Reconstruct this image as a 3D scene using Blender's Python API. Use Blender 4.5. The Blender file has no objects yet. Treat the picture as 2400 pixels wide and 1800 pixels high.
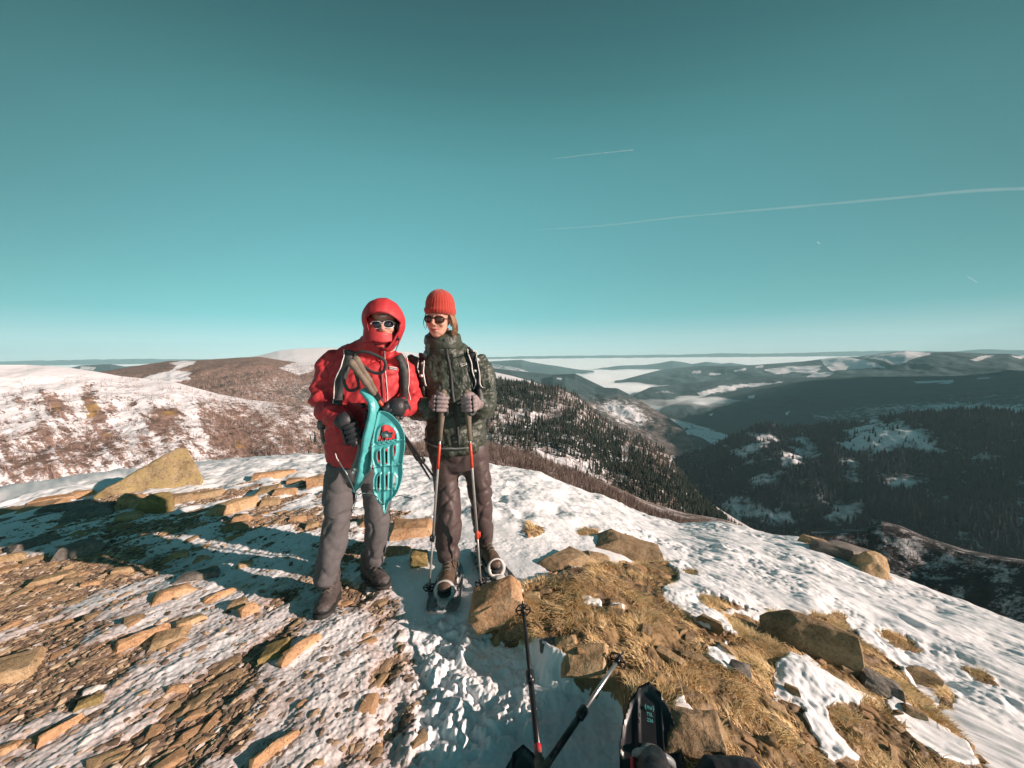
import bpy, bmesh, math, random
import numpy as np
from mathutils import Vector, Matrix, Euler, noise as mnoise

scene = bpy.context.scene
col = scene.collection
R = math.radians

# ------------------------------------------------------------------ camera
FPX = 900.0                      # focal length in pixels of a 2400 px wide picture
PITCH, ROLL = R(-4.15), R(-0.60)
CAM = np.array([0.0, 0.0, 1.42])
cam_data = bpy.data.cameras.new('camera')
cam_data.sensor_width = 36.0
cam_data.lens = 36.0 * FPX / 2400.0
cam_data.clip_start = 0.02
cam_data.clip_end = 300000
cam = bpy.data.objects.new('camera', cam_data)
col.objects.link(cam)
cam.location = Vector(CAM)
RM = (Matrix.Rotation(R(90) + PITCH, 3, 'X') @ Matrix.Rotation(ROLL, 3, 'Z'))
cam.rotation_euler = RM.to_euler()
scene.camera = cam
RMn = np.array(RM)

def ray(u, v):
    d = RMn @ np.array([(u - 1200) / FPX, (900 - v) / FPX, -1.0])
    return d / math.hypot(d[0], d[1])           # unit horizontal length

def rays(u, v):
    u = np.asarray(u, float); v = np.asarray(v, float)
    d = np.stack([(u - 1200) / FPX, (900 - v) / FPX, -np.ones_like(u)], -1) @ RMn.T
    return d / np.hypot(d[..., 0], d[..., 1])[..., None]

def at_y(u, v, y):
    """world point on the line of sight (u,v) at forward distance y"""
    d = ray(u, v)
    return CAM + d * (y / d[1])

def project(P):
    q = (np.asarray(P) - CAM) @ RMn
    w = np.maximum(-q[..., 2], 1e-6)
    return 1200 + FPX * q[..., 0] / w, 900 - FPX * q[..., 1] / w

# ------------------------------------------------------------------ light
SUN_EL = R(19.0)
SUN_DIR = Vector((0.955, -0.30, 0)).normalized()      # horizontal direction towards the sun
SUN_AZ = math.atan2(SUN_DIR.x, SUN_DIR.y)             # clockwise from +Y
sun_vec = Vector((SUN_DIR.x * math.cos(SUN_EL), SUN_DIR.y * math.cos(SUN_EL), math.sin(SUN_EL)))
sl = bpy.data.lights.new('sun', 'SUN')
sl.energy = 4.9
sl.angle = R(0.5)
sl.color = (1.0, 0.79, 0.69)
so = bpy.data.objects.new('sun', sl)
col.objects.link(so)
so.rotation_euler = (-sun_vec).to_track_quat('-Z', 'Y').to_euler()

world = bpy.data.worlds.new('World')
scene.world = world
world.use_nodes = True
nt = world.node_tree
nt.nodes.clear()
wo = nt.nodes.new('ShaderNodeOutputWorld')
bg = nt.nodes.new('ShaderNodeBackground')
sky = nt.nodes.new('ShaderNodeTexSky')
sky.sky_type = 'NISHITA'
sky.sun_disc = False
sky.sun_elevation = SUN_EL
sky.sun_rotation = SUN_AZ
sky.altitude = 1300
sky.air_density = 1.0
sky.dust_density = 0.3
sky.ozone_density = 1.5
tc = nt.nodes.new('ShaderNodeTexCoord')
sep = nt.nodes.new('ShaderNodeSeparateXYZ')
ramp = nt.nodes.new('ShaderNodeValToRGB')
mul = nt.nodes.new('ShaderNodeMix'); mul.data_type = 'RGBA'; mul.blend_type = 'MULTIPLY'
mul.inputs[0].default_value = 1.0
SAT = (.80, 1.10, 1.08)
nt.links.new(tc.outputs['Generated'], sep.inputs[0])
nt.links.new(sep.outputs['Z'], ramp.inputs[0])
nt.links.new(sky.outputs[0], mul.inputs[6])
nt.links.new(ramp.outputs[0], mul.inputs[7])
sq = nt.nodes.new('ShaderNodeMath'); sq.operation = 'MULTIPLY'
nt.links.new(sep.outputs['X'], sq.inputs[0]); nt.links.new(sep.outputs['X'], sq.inputs[1])
ev = nt.nodes.new('ShaderNodeMath'); ev.operation = 'MULTIPLY_ADD'; ev.inputs[1].default_value = -0.60; ev.inputs[2].default_value = 1.0
nt.links.new(sq.outputs[0], ev.inputs[0])
xz = nt.nodes.new('ShaderNodeMath'); xz.operation = 'MULTIPLY'; nt.links.new(sq.outputs[0], xz.inputs[0]); nt.links.new(sep.outputs['Z'], xz.inputs[1])
ev1 = ev; ev = nt.nodes.new('ShaderNodeMath'); ev.operation = 'MULTIPLY_ADD'; ev.inputs[1].default_value = -1.15
nt.links.new(xz.outputs[0], ev.inputs[0]); nt.links.new(ev1.outputs[0], ev.inputs[2])
mu2 = nt.nodes.new('ShaderNodeMix'); mu2.data_type = 'RGBA'; mu2.blend_type = 'MULTIPLY'; mu2.inputs[0].default_value = 1.0
nt.links.new(mul.outputs[2], mu2.inputs[6]); nt.links.new(ev.outputs[0], mu2.inputs[7])
nt.links.new(mu2.outputs[2], bg.inputs[0])
nt.links.new(bg.outputs[0], wo.inputs[0])
bg.inputs[1].default_value = 0.126
# tint by height over the horizon (the photograph's teal grade)
SKY_STOPS = [(0.000, (.52, .68, .98)), (0.011, (.49, .66, .92)), (0.049, (.39, .57, .64)), (0.093, (.33, .54, .50)),
             (0.146, (.394, .613, .486)), (0.247, (.496, .737, .528)), (0.339, (.554, .831, .556)), (0.421, (.552, .856, .554)),
             (0.493, (.467, .767, .482)), (0.555, (.367, .630, .394)), (0.609, (.300, .530, .338)), (0.654, (.262, .458, .294)),
             (0.80, (.20, .35, .24)), (1.0, (.16, .28, .22))]
SKY_STOPS = [(p, tuple(a * b for a, b in zip(c, SAT if p > .06 else (1, 1, 1)))) for p, c in SKY_STOPS]
el = ramp.color_ramp.elements
el[0].position = SKY_STOPS[0][0]; el[0].color = (*SKY_STOPS[0][1], 1)
el[1].position = SKY_STOPS[-1][0] if len(SKY_STOPS) > 1 else 1.0
el[1].color = (*SKY_STOPS[-1][1], 1)
for p, c in SKY_STOPS[1:-1]:
    e = el.new(p); e.color = (*c, 1)

vs = scene.view_settings
scene.display_settings.display_device = 'sRGB'
vs.view_transform = 'Standard'
vs.look = 'None'
vs.exposure = 0.78
vs.gamma = 1.0
scene.cycles.max_bounces = 6
scene.cycles.transparent_max_bounces = 12
scene.cycles.volume_bounces = 3

# ------------------------------------------------------------------ noise (numpy)
def _hash(ix, iy, seed):
    h = (ix.astype(np.int64) * 374761393 + iy.astype(np.int64) * 668265263 + seed * 982451653) & 0xffffffff
    h = ((h ^ (h >> 13)) * 1274126177) & 0xffffffff
    return h ^ (h >> 16)

def pn(x, y, seed=0):
    x = np.asarray(x, float); y = np.asarray(y, float)
    ix = np.floor(x); iy = np.floor(y)
    fx = x - ix; fy = y - iy
    sx = fx * fx * fx * (fx * (fx * 6 - 15) + 10); sy = fy * fy * fy * (fy * (fy * 6 - 15) + 10)
    def g(ox, oy):
        a = (_hash(ix + ox, iy + oy, seed) & 0xffff) / 65536.0 * 2 * np.pi
        return np.cos(a) * (fx - ox) + np.sin(a) * (fy - oy)
    a = g(0, 0) * (1 - sx) + g(1, 0) * sx
    b = g(0, 1) * (1 - sx) + g(1, 1) * sx
    return (a * (1 - sy) + b * sy) * 1.5

def fbm(x, y, seed=0, oct=4, gain=0.5, lac=2.03):
    s = 0; a = 1.0; n = 0
    for i in range(oct):
        s = s + a * pn(x, y, seed + i * 17); n += a
        x = x * lac + 3.1; y = y * lac + 7.7; a *= gain
    return s / n * 1.4

def billow(x, y, seed=0, oct=3, gain=0.5):
    s = 0; a = 1.0; n = 0
    for i in range(oct):
        s = s + a * np.abs(pn(x, y, seed + i * 13)); n += a
        x = x * 2.1 + 1.7; y = y * 2.1 + 5.3; a *= gain
    return s / n

def voro(x, y, seed=0):
    """nearest feature distance, second distance, cell random"""
    ix = np.floor(x); iy = np.floor(y)
    f1 = np.full(x.shape, 9.0); f2 = np.full(x.shape, 9.0); cid = np.zeros(x.shape)
    for ox in (-1, 0, 1):
        for oy in (-1, 0, 1):
            h = _hash(ix + ox, iy + oy, seed)
            px = ix + ox + (h & 0xff) / 256.0; py = iy + oy + ((h >> 8) & 0xff) / 256.0
            d = (x - px) ** 2 + (y - py) ** 2
            c = ((h >> 16) & 0xff) / 256.0
            near = d < f1
            f2 = np.where(near, f1, np.minimum(f2, d))
            cid = np.where(near, c, cid); f1 = np.where(near, d, f1)
    return np.sqrt(f1), np.sqrt(f2), cid

def ss(a, b, x):
    t = np.clip((x - a) / (b - a), 0, 1)
    return t * t * (3 - 2 * t)

def poly_sd(u, v, poly):
    """signed distance to a polygon, positive inside"""
    u = np.asarray(u, float); v = np.asarray(v, float)
    d = np.full(u.shape, 1e9); inside = np.zeros(u.shape, bool)
    n = len(poly)
    for i in range(n):
        x0, y0 = poly[i]; x1, y1 = poly[(i + 1) % n]
        ex, ey = x1 - x0, y1 - y0
        t = np.clip(((u - x0) * ex + (v - y0) * ey) / (ex * ex + ey * ey + 1e-9), 0, 1)
        d = np.minimum(d, np.hypot(u - x0 - t * ex, v - y0 - t * ey))
        c = ((y0 > v) != (y1 > v)) & (u < (x1 - x0) * (v - y0) / (y1 - y0 + 1e-12) + x0)
        inside ^= c
    return np.where(inside, d, -d)

# ------------------------------------------------------------------ object helpers
def mesh_np(name, verts, faces, smooth=True):
    """faces: (n,3) or (n,4) int array"""
    verts = np.asarray(verts, np.float32); faces = np.asarray(faces, np.int32)
    me = bpy.data.meshes.new(name)
    k = faces.shape[1]
    me.vertices.add(len(verts)); me.vertices.foreach_set('co', verts.ravel())
    me.loops.add(faces.size); me.loops.foreach_set('vertex_index', faces.ravel())
    me.polygons.add(len(faces))
    me.polygons.foreach_set('loop_start', np.arange(0, faces.size, k, dtype=np.int32))
    me.polygons.foreach_set('loop_total', np.full(len(faces), k, np.int32))
    me.polygons.foreach_set('use_smooth', np.full(len(faces), smooth))
    me.update(calc_edges=True)
    return me

def set_attr(me, name, arr):
    a = me.attributes.new(name, 'FLOAT', 'POINT')
    a.data.foreach_set('value', np.asarray(arr, np.float32).ravel())

def link(name, me, mat=None, parent=None):
    o = bpy.data.objects.new(name, me)
    col.objects.link(o)
    if mat is not None:
        for m in (mat if isinstance(mat, (list, tuple)) else [mat]):
            me.materials.append(m)
    if parent is not None:
        o.parent = parent
    return o

def tag(o, label, cat, group=None):
    o['label'] = label; o['category'] = cat
    if group: o['group'] = group
    return o

def struct(o, kind='structure'):
    o['kind'] = kind
    return o

def grid_faces(nr, nc, wrap=False):
    r = np.arange(nr - 1)[:, None]; c = np.arange(nc if wrap else nc - 1)[None, :]
    c1 = (c + 1) % nc
    a = r * nc + c; b = r * nc + c1
    return np.stack([a, b, b + nc, a + nc], -1).reshape(-1, 4)

# ------------------------------------------------------------------ material helpers
class NT:
    def __init__(self, name):
        self.m = bpy.data.materials.new(name); self.m.use_nodes = True
        self.t = self.m.node_tree
        self.b = self.t.nodes['Principled BSDF']
    def n(self, kind, **kw):
        nd = self.t.nodes.new(kind)
        for k, v in kw.items():
            setattr(nd, k, v)
        return nd
    def l(self, a, b):
        self.t.links.new(a, b)
    def attr(self, name):
        return self.n('ShaderNodeAttribute', attribute_name=name).outputs['Fac']
    def noise(self, scale, detail=4, rough=0.55, coord=None, scl=None, out='Fac'):
        nd = self.n('ShaderNodeTexNoise')
        nd.inputs['Scale'].default_value = scale
        nd.inputs['Detail'].default_value = detail
        nd.inputs['Roughness'].default_value = rough
        tcn = self.n('ShaderNodeTexCoord')
        src = tcn.outputs[coord or 'Object']
        if scl:
            mp = self.n('ShaderNodeMapping'); mp.inputs['Scale'].default_value = scl
            self.l(src, mp.inputs[0]); src = mp.outputs[0]
        self.l(src, nd.inputs['Vector'])
        return nd.outputs[out]
    def ramp(self, fac, stops, interp='LINEAR'):
        nd = self.n('ShaderNodeValToRGB'); nd.color_ramp.interpolation = interp
        e = nd.color_ramp.elements
        f = lambda c: (*c, 1) if hasattr(c, '__len__') else (c, c, c, 1)
        e[0].position, e[0].color = stops[0][0], f(stops[0][1])
        e[1].position, e[1].color = stops[-1][0], f(stops[-1][1])
        for p, c in stops[1:-1]:
            x = e.new(p); x.color = f(c)
        self.l(fac, nd.inputs[0])
        return nd.outputs[0]
    def mix(self, fac, a, b, mode='MIX'):
        nd = self.n('ShaderNodeMix', data_type='RGBA', blend_type=mode)
        for s, i in ((fac, 0), (a, 6), (b, 7)):
            if hasattr(s, 'is_linked'): self.l(s, nd.inputs[i])
            elif i == 0: nd.inputs[0].default_value = s
            else: nd.inputs[i].default_value = (*s, 1)
        return nd.outputs[2]
    def math(self, op, a, b=0.0, c=None, clamp=False):
        nd = self.n('ShaderNodeMath', operation=op, use_clamp=clamp)
        for i, s in enumerate((a, b, c)):
            if s is None: continue
            if hasattr(s, 'is_linked'): self.l(s, nd.inputs[i])
            else: nd.inputs[i].default_value = s
        return nd.outputs[0]
    def bump(self, h, strength=0.4, dist=0.01, normal=None):
        nd = self.n('ShaderNodeBump')
        nd.inputs['Strength'].default_value = strength
        nd.inputs['Distance'].default_value = dist
        self.l(h, nd.inputs['Height'])
        if normal is not None: self.l(normal, nd.inputs['Normal'])
        self.l(nd.outputs[0], self.b.inputs['Normal'])
        return nd.outputs[0]
    def set(self, color=None, rough=None, spec=None, metal=None, **kw):
        for k, s in (('Base Color', color), ('Roughness', rough), ('Specular IOR Level', spec), ('Metallic', metal), *kw.items()):
            if s is None: continue
            if hasattr(s, 'is_linked'): self.l(s, self.b.inputs[k])
            elif k == 'Base Color' or k == 'Sheen Tint': self.b.inputs[k].default_value = (*s, 1)
            else: self.b.inputs[k].default_value = s
        return self.m

# ------------------------------------------------------------------ foreground ground shape
CREST = [(-600, 1265, 4.2), (0, 1163, 4.6), (254, 1126, 5.0), (500, 1103, 5.3), (756, 1087, 5.5), (950, 1094, 5.5), (1153, 1110, 5.5), (1259, 1123, 5.5),
         (1334, 1151, 5.5), (1432, 1175, 5.7), (1498, 1208, 5.9), (1587, 1231, 6.2), (1659, 1228, 6.4), (1707, 1227, 6.4),
         (1809, 1256, 6.2), (1891, 1266, 5.9), (2067, 1340, 5.0), (2198, 1397, 4.3), (2400, 1470, 3.6), (2700, 1590, 3.0), (3000, 1700, 2.7)]
_r = [ray(u, v) for u, v, y in CREST]
C_TH = np.array([math.atan2(d[0], d[1]) for d in _r])
C_RC = np.array([y / math.cos(t) for t, (u, v, y) in zip(C_TH, CREST)])
C_Z = np.array([1.42 + d[2] * rc for d, rc in zip(_r, C_RC)])
_R1 = np.interp(C_TH, [R(-60), R(0), R(12), R(50)], [2.2, 2.2, 1.7, 0.9])
# finely resampled and rounded, so that the slope has no creases
_g = np.linspace(-np.pi, np.pi, 2881); _k = np.hanning(57); _k /= _k.sum()
def _rounded(a, xs=None):
    return np.convolve(np.pad(np.interp(_g, C_TH if xs is None else xs, a), 28, mode='edge'), _k, 'valid')
C_Z, C_RC, _R1 = _rounded(C_Z), _rounded(C_RC), _rounded(_R1)
_PW = _rounded([1.6, 1.6, 1.25, 1.05], [R(-50), R(0), R(20), R(50)]); _SL = _rounded([0.30, 0.38, 0.62], [R(-50), R(0), R(50)])
C_TH = _g

GRASS_POLY = [(1120, 1452), (1205, 1452), (1215, 1400), (1262, 1392), (1345, 1372), (1400, 1335), (1500, 1325), (1562, 1345), (1592, 1400), (1556, 1440),
              (1640, 1490), (1690, 1530), (1700, 1478), (1790, 1485), (1850, 1440), (1980, 1440), (2010, 1530), (2095, 1590), (2140, 1650),
              (2205, 1700), (2310, 1800), (2420, 1900), (1560, 2100), (1500, 1800), (1443, 1650), (1350, 1622), (1263, 1600), (1218, 1515), (1165, 1505)]
BANK_POLY = [(1110, 1440), (1215, 1400), (1262, 1380), (1400, 1330), (1600, 1330), (1800, 1440), (2050, 1500), (2300, 1800), (2500, 2200), (1560, 2300),
             (1500, 1800), (1440, 1655), (1350, 1625), (1268, 1603), (1222, 1512), (1168, 1500)]

def base_z(x, y):
    th = np.arctan2(x, y); r = np.hypot(x, y)
    zc = np.interp(th, C_TH, C_Z); rc = np.interp(th, C_TH, C_RC); r1 = np.interp(th, C_TH, _R1)
    s = np.clip((r - r1) / (rc - r1), 0, None)
    inner = np.minimum(s, 1) ** np.interp(th, _g, _PW) * zc
    over = np.maximum(r - rc, 0)
    sl = np.interp(th, _g, _SL)       # final fall behind the crest
    fall = sl * (over - 2.5 * (1 - np.exp(-over / 2.5))) + 0.0
    base_slope = np.where(s > 0, zc / np.maximum(rc - r1, .5), 0) * 1.25
    fall = fall - np.minimum(base_slope, 0) * over
    return inner - fall

def hit(u, v, f=None, lo=0.5, hi=60.0):
    """first point of the smooth ground on a line of sight"""
    f = f or base_z
    d = ray(u, v)
    rr = np.geomspace(lo, hi, 1500)
    P = CAM + d * rr[:, None]
    below = np.nonzero(P[:, 2] < f(P[:, 0], P[:, 1]))[0]
    return P[below[0]] if len(below) else P[-1]

def ground_fields(x, y):
    z0 = base_z(x, y)
    P = np.stack([x, y, z0], -1)
    u, v = project(P)
    front = (y > 0.35)
    dep = np.hypot(x, y)
    wob = 26.0 / np.maximum(dep, 1.0)
    du = (fbm(x * 7, y * 7, 11, 4) + .45 * fbm(x * 26, y * 26, 12, 3)) * wob; dv = (fbm(x * 7, y * 7, 37, 4) + .45 * fbm(x * 26, y * 26, 38, 3)) * wob * 0.8
    uu = u + du; vv = v + dv
    sd = lambda poly: np.where(front, poly_sd(uu, vv, poly), -200)
    grass = ss(-3, 5, sd(GRASS_POLY))
    bank = np.where(front, ss(-4, 26, poly_sd(u + du * .5, v + dv * .5, BANK_POLY)), 0)
    # snow lying on the grass
    for p in (((1548, 1425), (1592, 1405), (1650, 1450), (1705, 1492), (1722, 1535), (1650, 1512), (1600, 1480), (1556, 1452)),
              ((1655, 1570), (1700, 1560), (1722, 1590), (1738, 1625), (1700, 1622), (1670, 1600)),
              ((1812, 1628), (1850, 1582), (1900, 1590), (1950, 1640), (2000, 1680), (2042, 1690), (2020, 1716), (1960, 1702), (1930, 1712), (1965, 1770), (2010, 1830), (1940, 1830), (1900, 1770), (1870, 1710), (1815, 1690)),
              ((2068, 1694), (2110, 1700), (2170, 1745), (2262, 1805), (2290, 1850), (2200, 1850), (2120, 1790)),
              ((1905, 1515), (1940, 1520), (1948, 1540), (1920, 1538)), ((1895, 1555), (1935, 1550), (1930, 1580), (1900, 1582)),
              ((1366, 1454), (1402, 1458), (1400, 1476), (1372, 1474)), ((1430, 1470), (1462, 1482), (1455, 1492), (1434, 1484)),
              ((1700, 1455), (1760, 1470), (1800, 1486), (1790, 1496), (1740, 1486)), ((1180, 1440), (1225, 1436), (1215, 1458), (1186, 1460)),
              ((1168, 1514), (1216, 1506), (1258, 1540), (1300, 1585), (1352, 1610), (1322, 1630), (1262, 1620), (1225, 1586), (1184, 1548)),
              ((1560, 1740), (1600, 1700), (1640, 1790), (1600, 1830), (1560, 1830))):
        grass = np.minimum(grass, 1 - ss(-4, 3, sd(p)))
    # grass and soil showing through the snow further right
    for p in (((1860, 1505), (1905, 1500), (1990, 1530), (2060, 1580), (2110, 1640), (2060, 1640), (1980, 1590)),
              ((2052, 1478), (2078, 1478), (2130, 1500), (2165, 1528), (2140, 1528), (2090, 1508)),
              ((2250, 1560), (2300, 1570), (2345, 1605), (2330, 1610), (2290, 1590)),
              ((1636, 1436), (1690, 1448), (1760, 1468), (1770, 1478), (1700, 1470), (1660, 1472)),
              ((1222, 1238), (1240, 1226), (1275, 1230), (1270, 1250), (1235, 1254)), ((1350, 1236), (1375, 1229), (1402, 1240), (1390, 1250), (1360, 1250)),
              ((2190, 1630), (2225, 1622), (2242, 1640), (2230, 1662), (2205, 1655)), ((1590, 1370), (1625, 1372), (1635, 1390), (1600, 1388))):
        grass = np.maximum(grass, ss(-3, 3, sd(p)))
    # trodden left part: gravel between dirty ice
    sx, sy = 0.45, 0.893
    al = x * sx + y * sy; ac = x * sy - y * sx
    streak = fbm(al * 1.3 + 5, ac * 4.2, 5, 5, 0.55)
    left = np.where(front, ss(-10, 60, poly_sd(uu, vv, [(-900, 1235), (0, 1195), (330, 1190), (560, 1195), (720, 1170), (840, 1180), (900, 1290), (965, 1420), (1010, 1560),
                                                   (1000, 1700), (930, 2200), (-900, 2200)])), 0)
    gr = -0.06 + streak * 0.62
    def blob(cu, cv, ru, rv, ang, amt):
        a = math.radians(ang); c, s = math.cos(a), math.sin(a)
        p = ((uu - cu) * c - (vv - cv) * s) / ru; q = ((uu - cu) * s + (vv - cv) * c) / rv
        return amt * np.exp(-(p * p + q * q) * 1.2)
    for b in ((110, 1365, 210, 48, 8, .75), (55, 1440, 90, 60, 20, .35), (140, 1590, 240, 95, 30, .75), (430, 1720, 280, 90, 28, .65), (300, 1400, 60, 18, 20, .3),
              (650, 1395, 55, 22, 0, .45), (820, 1400, 75, 40, -20, .8), (905, 1560, 60, 40, 40, .5), (520, 1600, 120, 30, 25, .45), (100, 1450, 120, 22, 12, .35),
              (560, 1220, 60, 22, 5, .6), (720, 1225, 70, 30, 5, .6), (380, 1240, 160, 22, 5, .55), (240, 1215, 80, 20, 0, .3), (900, 1300, 60, 35, 0, .6),
              (640, 1710, 160, 40, 40, .15), (160, 1335, 200, 25, 8, .45), (1000, 1310, 60, 30, 0, .3),
              (330, 1470, 260, 26, 20, -.6), (230, 1410, 130, 24, 14, -.55), (150, 1700, 160, 30, 32, -.5), (520, 1350, 190, 22, 8, -.5), (760, 1500, 120, 50, 40, -.45),
              (600, 1290, 200, 22, 8, -.45), (820, 1640, 160, 90, 50, -.3), (340, 1600, 80, 35, 25, -.35), (500, 1540, 120, 40, 20, -.25)):
        gr = gr + blob(*b)
    gravel = left * (ss(-0.02, 0.42, gr + .22 * fbm(al * 5, ac * 12, 19, 4)) )
    # stony rim between the back snow and the rocks
    rim = np.where(front, ss(0, 12, poly_sd(uu, vv, [(-600, 1240), (0, 1180), (180, 1165), (420, 1150), (600, 1120), (770, 1112), (860, 1190), (1010, 1200), (1020, 1250), (880, 1262), (520, 1222), (300, 1215), (-600, 1290)])), 0)
    gravel = np.maximum(gravel, rim * ss(0.12, 0.35, 0.1 + fbm(al * 2, ac * 5, 55, 4)))
    dirty = left * (.25 + .75 * ss(-0.55, 0.15, gr + 0.3 * fbm(x * 6, y * 6, 91, 4))) * np.where(front, ss(1200, 1400, vv), 0)
    # the ice round the skewed slabs in the middle
    rough = np.where(front, ss(-30, 40, poly_sd(uu, vv, [(880, 1500), (1000, 1430), (1120, 1440), (1180, 1520), (1250, 1610), (1440, 1660), (1500, 1850), (880, 1850)])), 0)
    lump = np.where(front, ss(-20, 30, poly_sd(uu, vv, [(960, 1560), (1020, 1420), (1110, 1460), (1130, 1530), (1080, 1560), (1150, 1590), (1270, 1620), (1290, 1690), (1180, 1720), (1060, 1790), (930, 1800)])), 0)
    return dict(u=u, v=v, grass=grass, bank=bank, gravel=gravel, dirty=dirty, left=left, rough=rough, lump=lump, al=al, ac=ac, front=front)

def ground_height(x, y, F=None, fine=True):
    F = F or ground_fields(x, y)
    z = base_z(x, y)
    r = np.hypot(x, y)
    g, gv = F['grass'], F['gravel']
    snow = np.clip(1 - g - gv, 0, 1)
    z = z + 0.11 * F['bank'] - 0.035 * F['rough'] * (1 - F['bank'])
    far = np.clip(r / 3.0, 0.5, 6)
    # broad relief
    z = z + 0.035 * fbm(x * 1.1, y * 1.1, 3, 3) * ss(0.3, 1.5, r)
    calm = .12 + .95 * ss(-.25, .35, fbm(x * 1.3 + 4, y * 1.3, 64, 3))
    # right slope: wind ribs running down the slope, hummocks near the stones
    a2 = x * 0.59 - y * 0.81; c2 = x * 0.81 + y * 0.59
    right = ss(0.2, 1.0, x - 0.15 * y) * (1 - F['left'])
    z = z + snow * right * (0.034 * fbm(a2 * .8, c2 * 4.2, 21, 4) + 0.012 * fbm(a2 * 3, c2 * 9, 22, 3))
    hum = ss(0.0, 0.5, fbm(x * .9, y * .9, 77, 2) + 0.35 - 0.1 * (x - 1.5)) * right
    z = z + snow * hum * (.25 + .75 * calm) * 0.058 * (billow(x * 4.5, y * 4.5, 31, 3) - 0.2)
    # footprints on the back snow
    back = ss(2.9, 3.6, r) * (1 - F['left']) * (1 - right * .5)
    f1, f2, cid = voro(x * 2.6, y * 2.6, 5)
    z = z - snow * back * 0.045 * np.where(cid > .45, np.exp(-(f1 / .26) ** 2), 0)
    z = z + snow * back * 0.035 * fbm(x * 3.5, y * 3.5, 41, 4)
    # small lumps everywhere on snow, crusty texture
    z = z + snow * calm * (0.006 * fbm(x * 14, y * 14, 61, 3) + 0.0022 * fbm(x * 44, y * 44, 62, 2))
    # trodden ice on the left, streaked
    L = F['left']
    z = z + L * (0.020 * fbm(F['al'] * 2.0, F['ac'] * 5, 71, 4) + 0.0055 * fbm(F['al'] * 9, F['ac'] * 16, 72, 3))
    z = z + L * snow * (0.018 + 0.0045 * fbm(x * 50, y * 50, 73, 3))
    # lumpy ice
    z = z + F['lump'] * (0.10 * billow(x * 6.5 + 2, y * 6.5, 81, 3) - 0.018 + 0.012 * fbm(x * 25, y * 25, 82, 2))
    z = z + F['rough'] * 0.012 * fbm(x * 14, y * 14, 85, 3)
    # grass hummocks
    z = z + g * (0.05 * billow(x * 4 + 1, y * 4 + 5, 95, 2) - 0.02 + 0.010 * fbm(x * 22, y * 22, 96, 3))
    z = z + snow * F['bank'] * 0.014
    cell = np.zeros_like(z)
    if fine:
        q1, q2 = F['al'] * 36 + 0.6 * fbm(x * 14, y * 14, 3, 3), F['ac'] * 54 + .6 * fbm(x * 14, y * 14, 4, 3)
        f1, f2, cid = voro(q1, q2, 9)
        z = z + np.maximum(gv * (.35 + .65 * ss(-.2, .2, fbm(x * 3, y * 3, 29, 3))), L * .08) * np.clip(0.0075 * (f2 - f1 - .12), -0.0015, .007) * (0.5 + cid)
        cell = cid
    return z, cell

# fine in front of the camera, coarse elsewhere
th_f = np.arange(R(-58), R(60), 0.00215)
th = np.concatenate([np.linspace(-np.pi, R(-58), 34, endpoint=False), th_f, np.linspace(R(60), np.pi, 34, endpoint=False)])
rr = np.concatenate([[0.02, 0.15, 0.3, 0.45, 0.6, 0.75], np.exp(np.arange(math.log(0.85), math.log(7.6), 0.0023)), np.geomspace(7.65, 60, 60), np.geomspace(65, 420, 24)])
TT, RR_ = np.meshgrid(th, rr)
X = (np.sin(TT) * RR_).ravel(); Y = (np.cos(TT) * RR_).ravel()
F = ground_fields(X, Y)
Z, CELL = ground_height(X, Y, F)
me = mesh_np('ground', np.stack([X, Y, Z], -1), grid_faces(len(rr), len(th), wrap=True)[:, ::-1])
for k in ('grass', 'gravel', 'dirty'):
    set_attr(me, k, F[k])
set_attr(me, 'cell', CELL)
print('ground verts', len(X))

m = NT('ground')
g1 = m.noise(9, 5, .6); g2 = m.noise(55, 4, .6); g3 = m.noise(2.2, 4, .6)
snowc = m.mix(m.ramp(g3, [(.35, 0), (.7, 1)]), (.72, .73, .75), (.80, .80, .80))
dcol = m.ramp(g2, [(.3, (.20, .14, .115)), (.5, (.42, .345, .315)), (.7, (.63, .56, .54))])
dfac = m.math('MULTIPLY', m.attr('dirty'), m.ramp(g1, [(.28, .45), (.6, 1)]))
snowc = m.mix(dfac, snowc, dcol)
gravc = m.ramp(m.attr('cell'), [(0, (.11, .078, .06)), (.3, (.20, .145, .11)), (.55, (.31, .22, .155)), (.8, (.46, .32, .19)), (1, (.54, .47, .41))])
gravc = m.mix(m.ramp(g2, [(.42, 0), (.62, .7)]), gravc, (.11, .075, .055))
gravc = m.mix(m.ramp(m.noise(5, 5, .65), [(.44, 0), (.56, .85)]), gravc, m.mix(g2, (.09, .06, .048), (.24, .17, .135)))
soilc = m.ramp(g1, [(.3, (.07, .045, .028)), (.5, (.19, .12, .06)), (.7, (.36, .235, .11))])
thr = lambda a, w: m.ramp(m.math('ADD', a, m.math('MULTIPLY', m.math('SUBTRACT', g2, .5), w)), [(.38, 0), (.58, 1)])
c = m.mix(thr(m.math('ADD', m.attr('gravel'), m.math('MULTIPLY', m.math('SUBTRACT', g1, .5), .9)), 1.6), snowc, gravc)
c = m.mix(thr(m.attr('grass'), .8), c, soilc)
m.set(color=c, rough=m.ramp(g2, [(.3, .45), (.7, .75)]), spec=.35)
m.bump(m.noise(160, 4, .65), .35, .004)
struct(link('ground', me, m.m))

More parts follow.
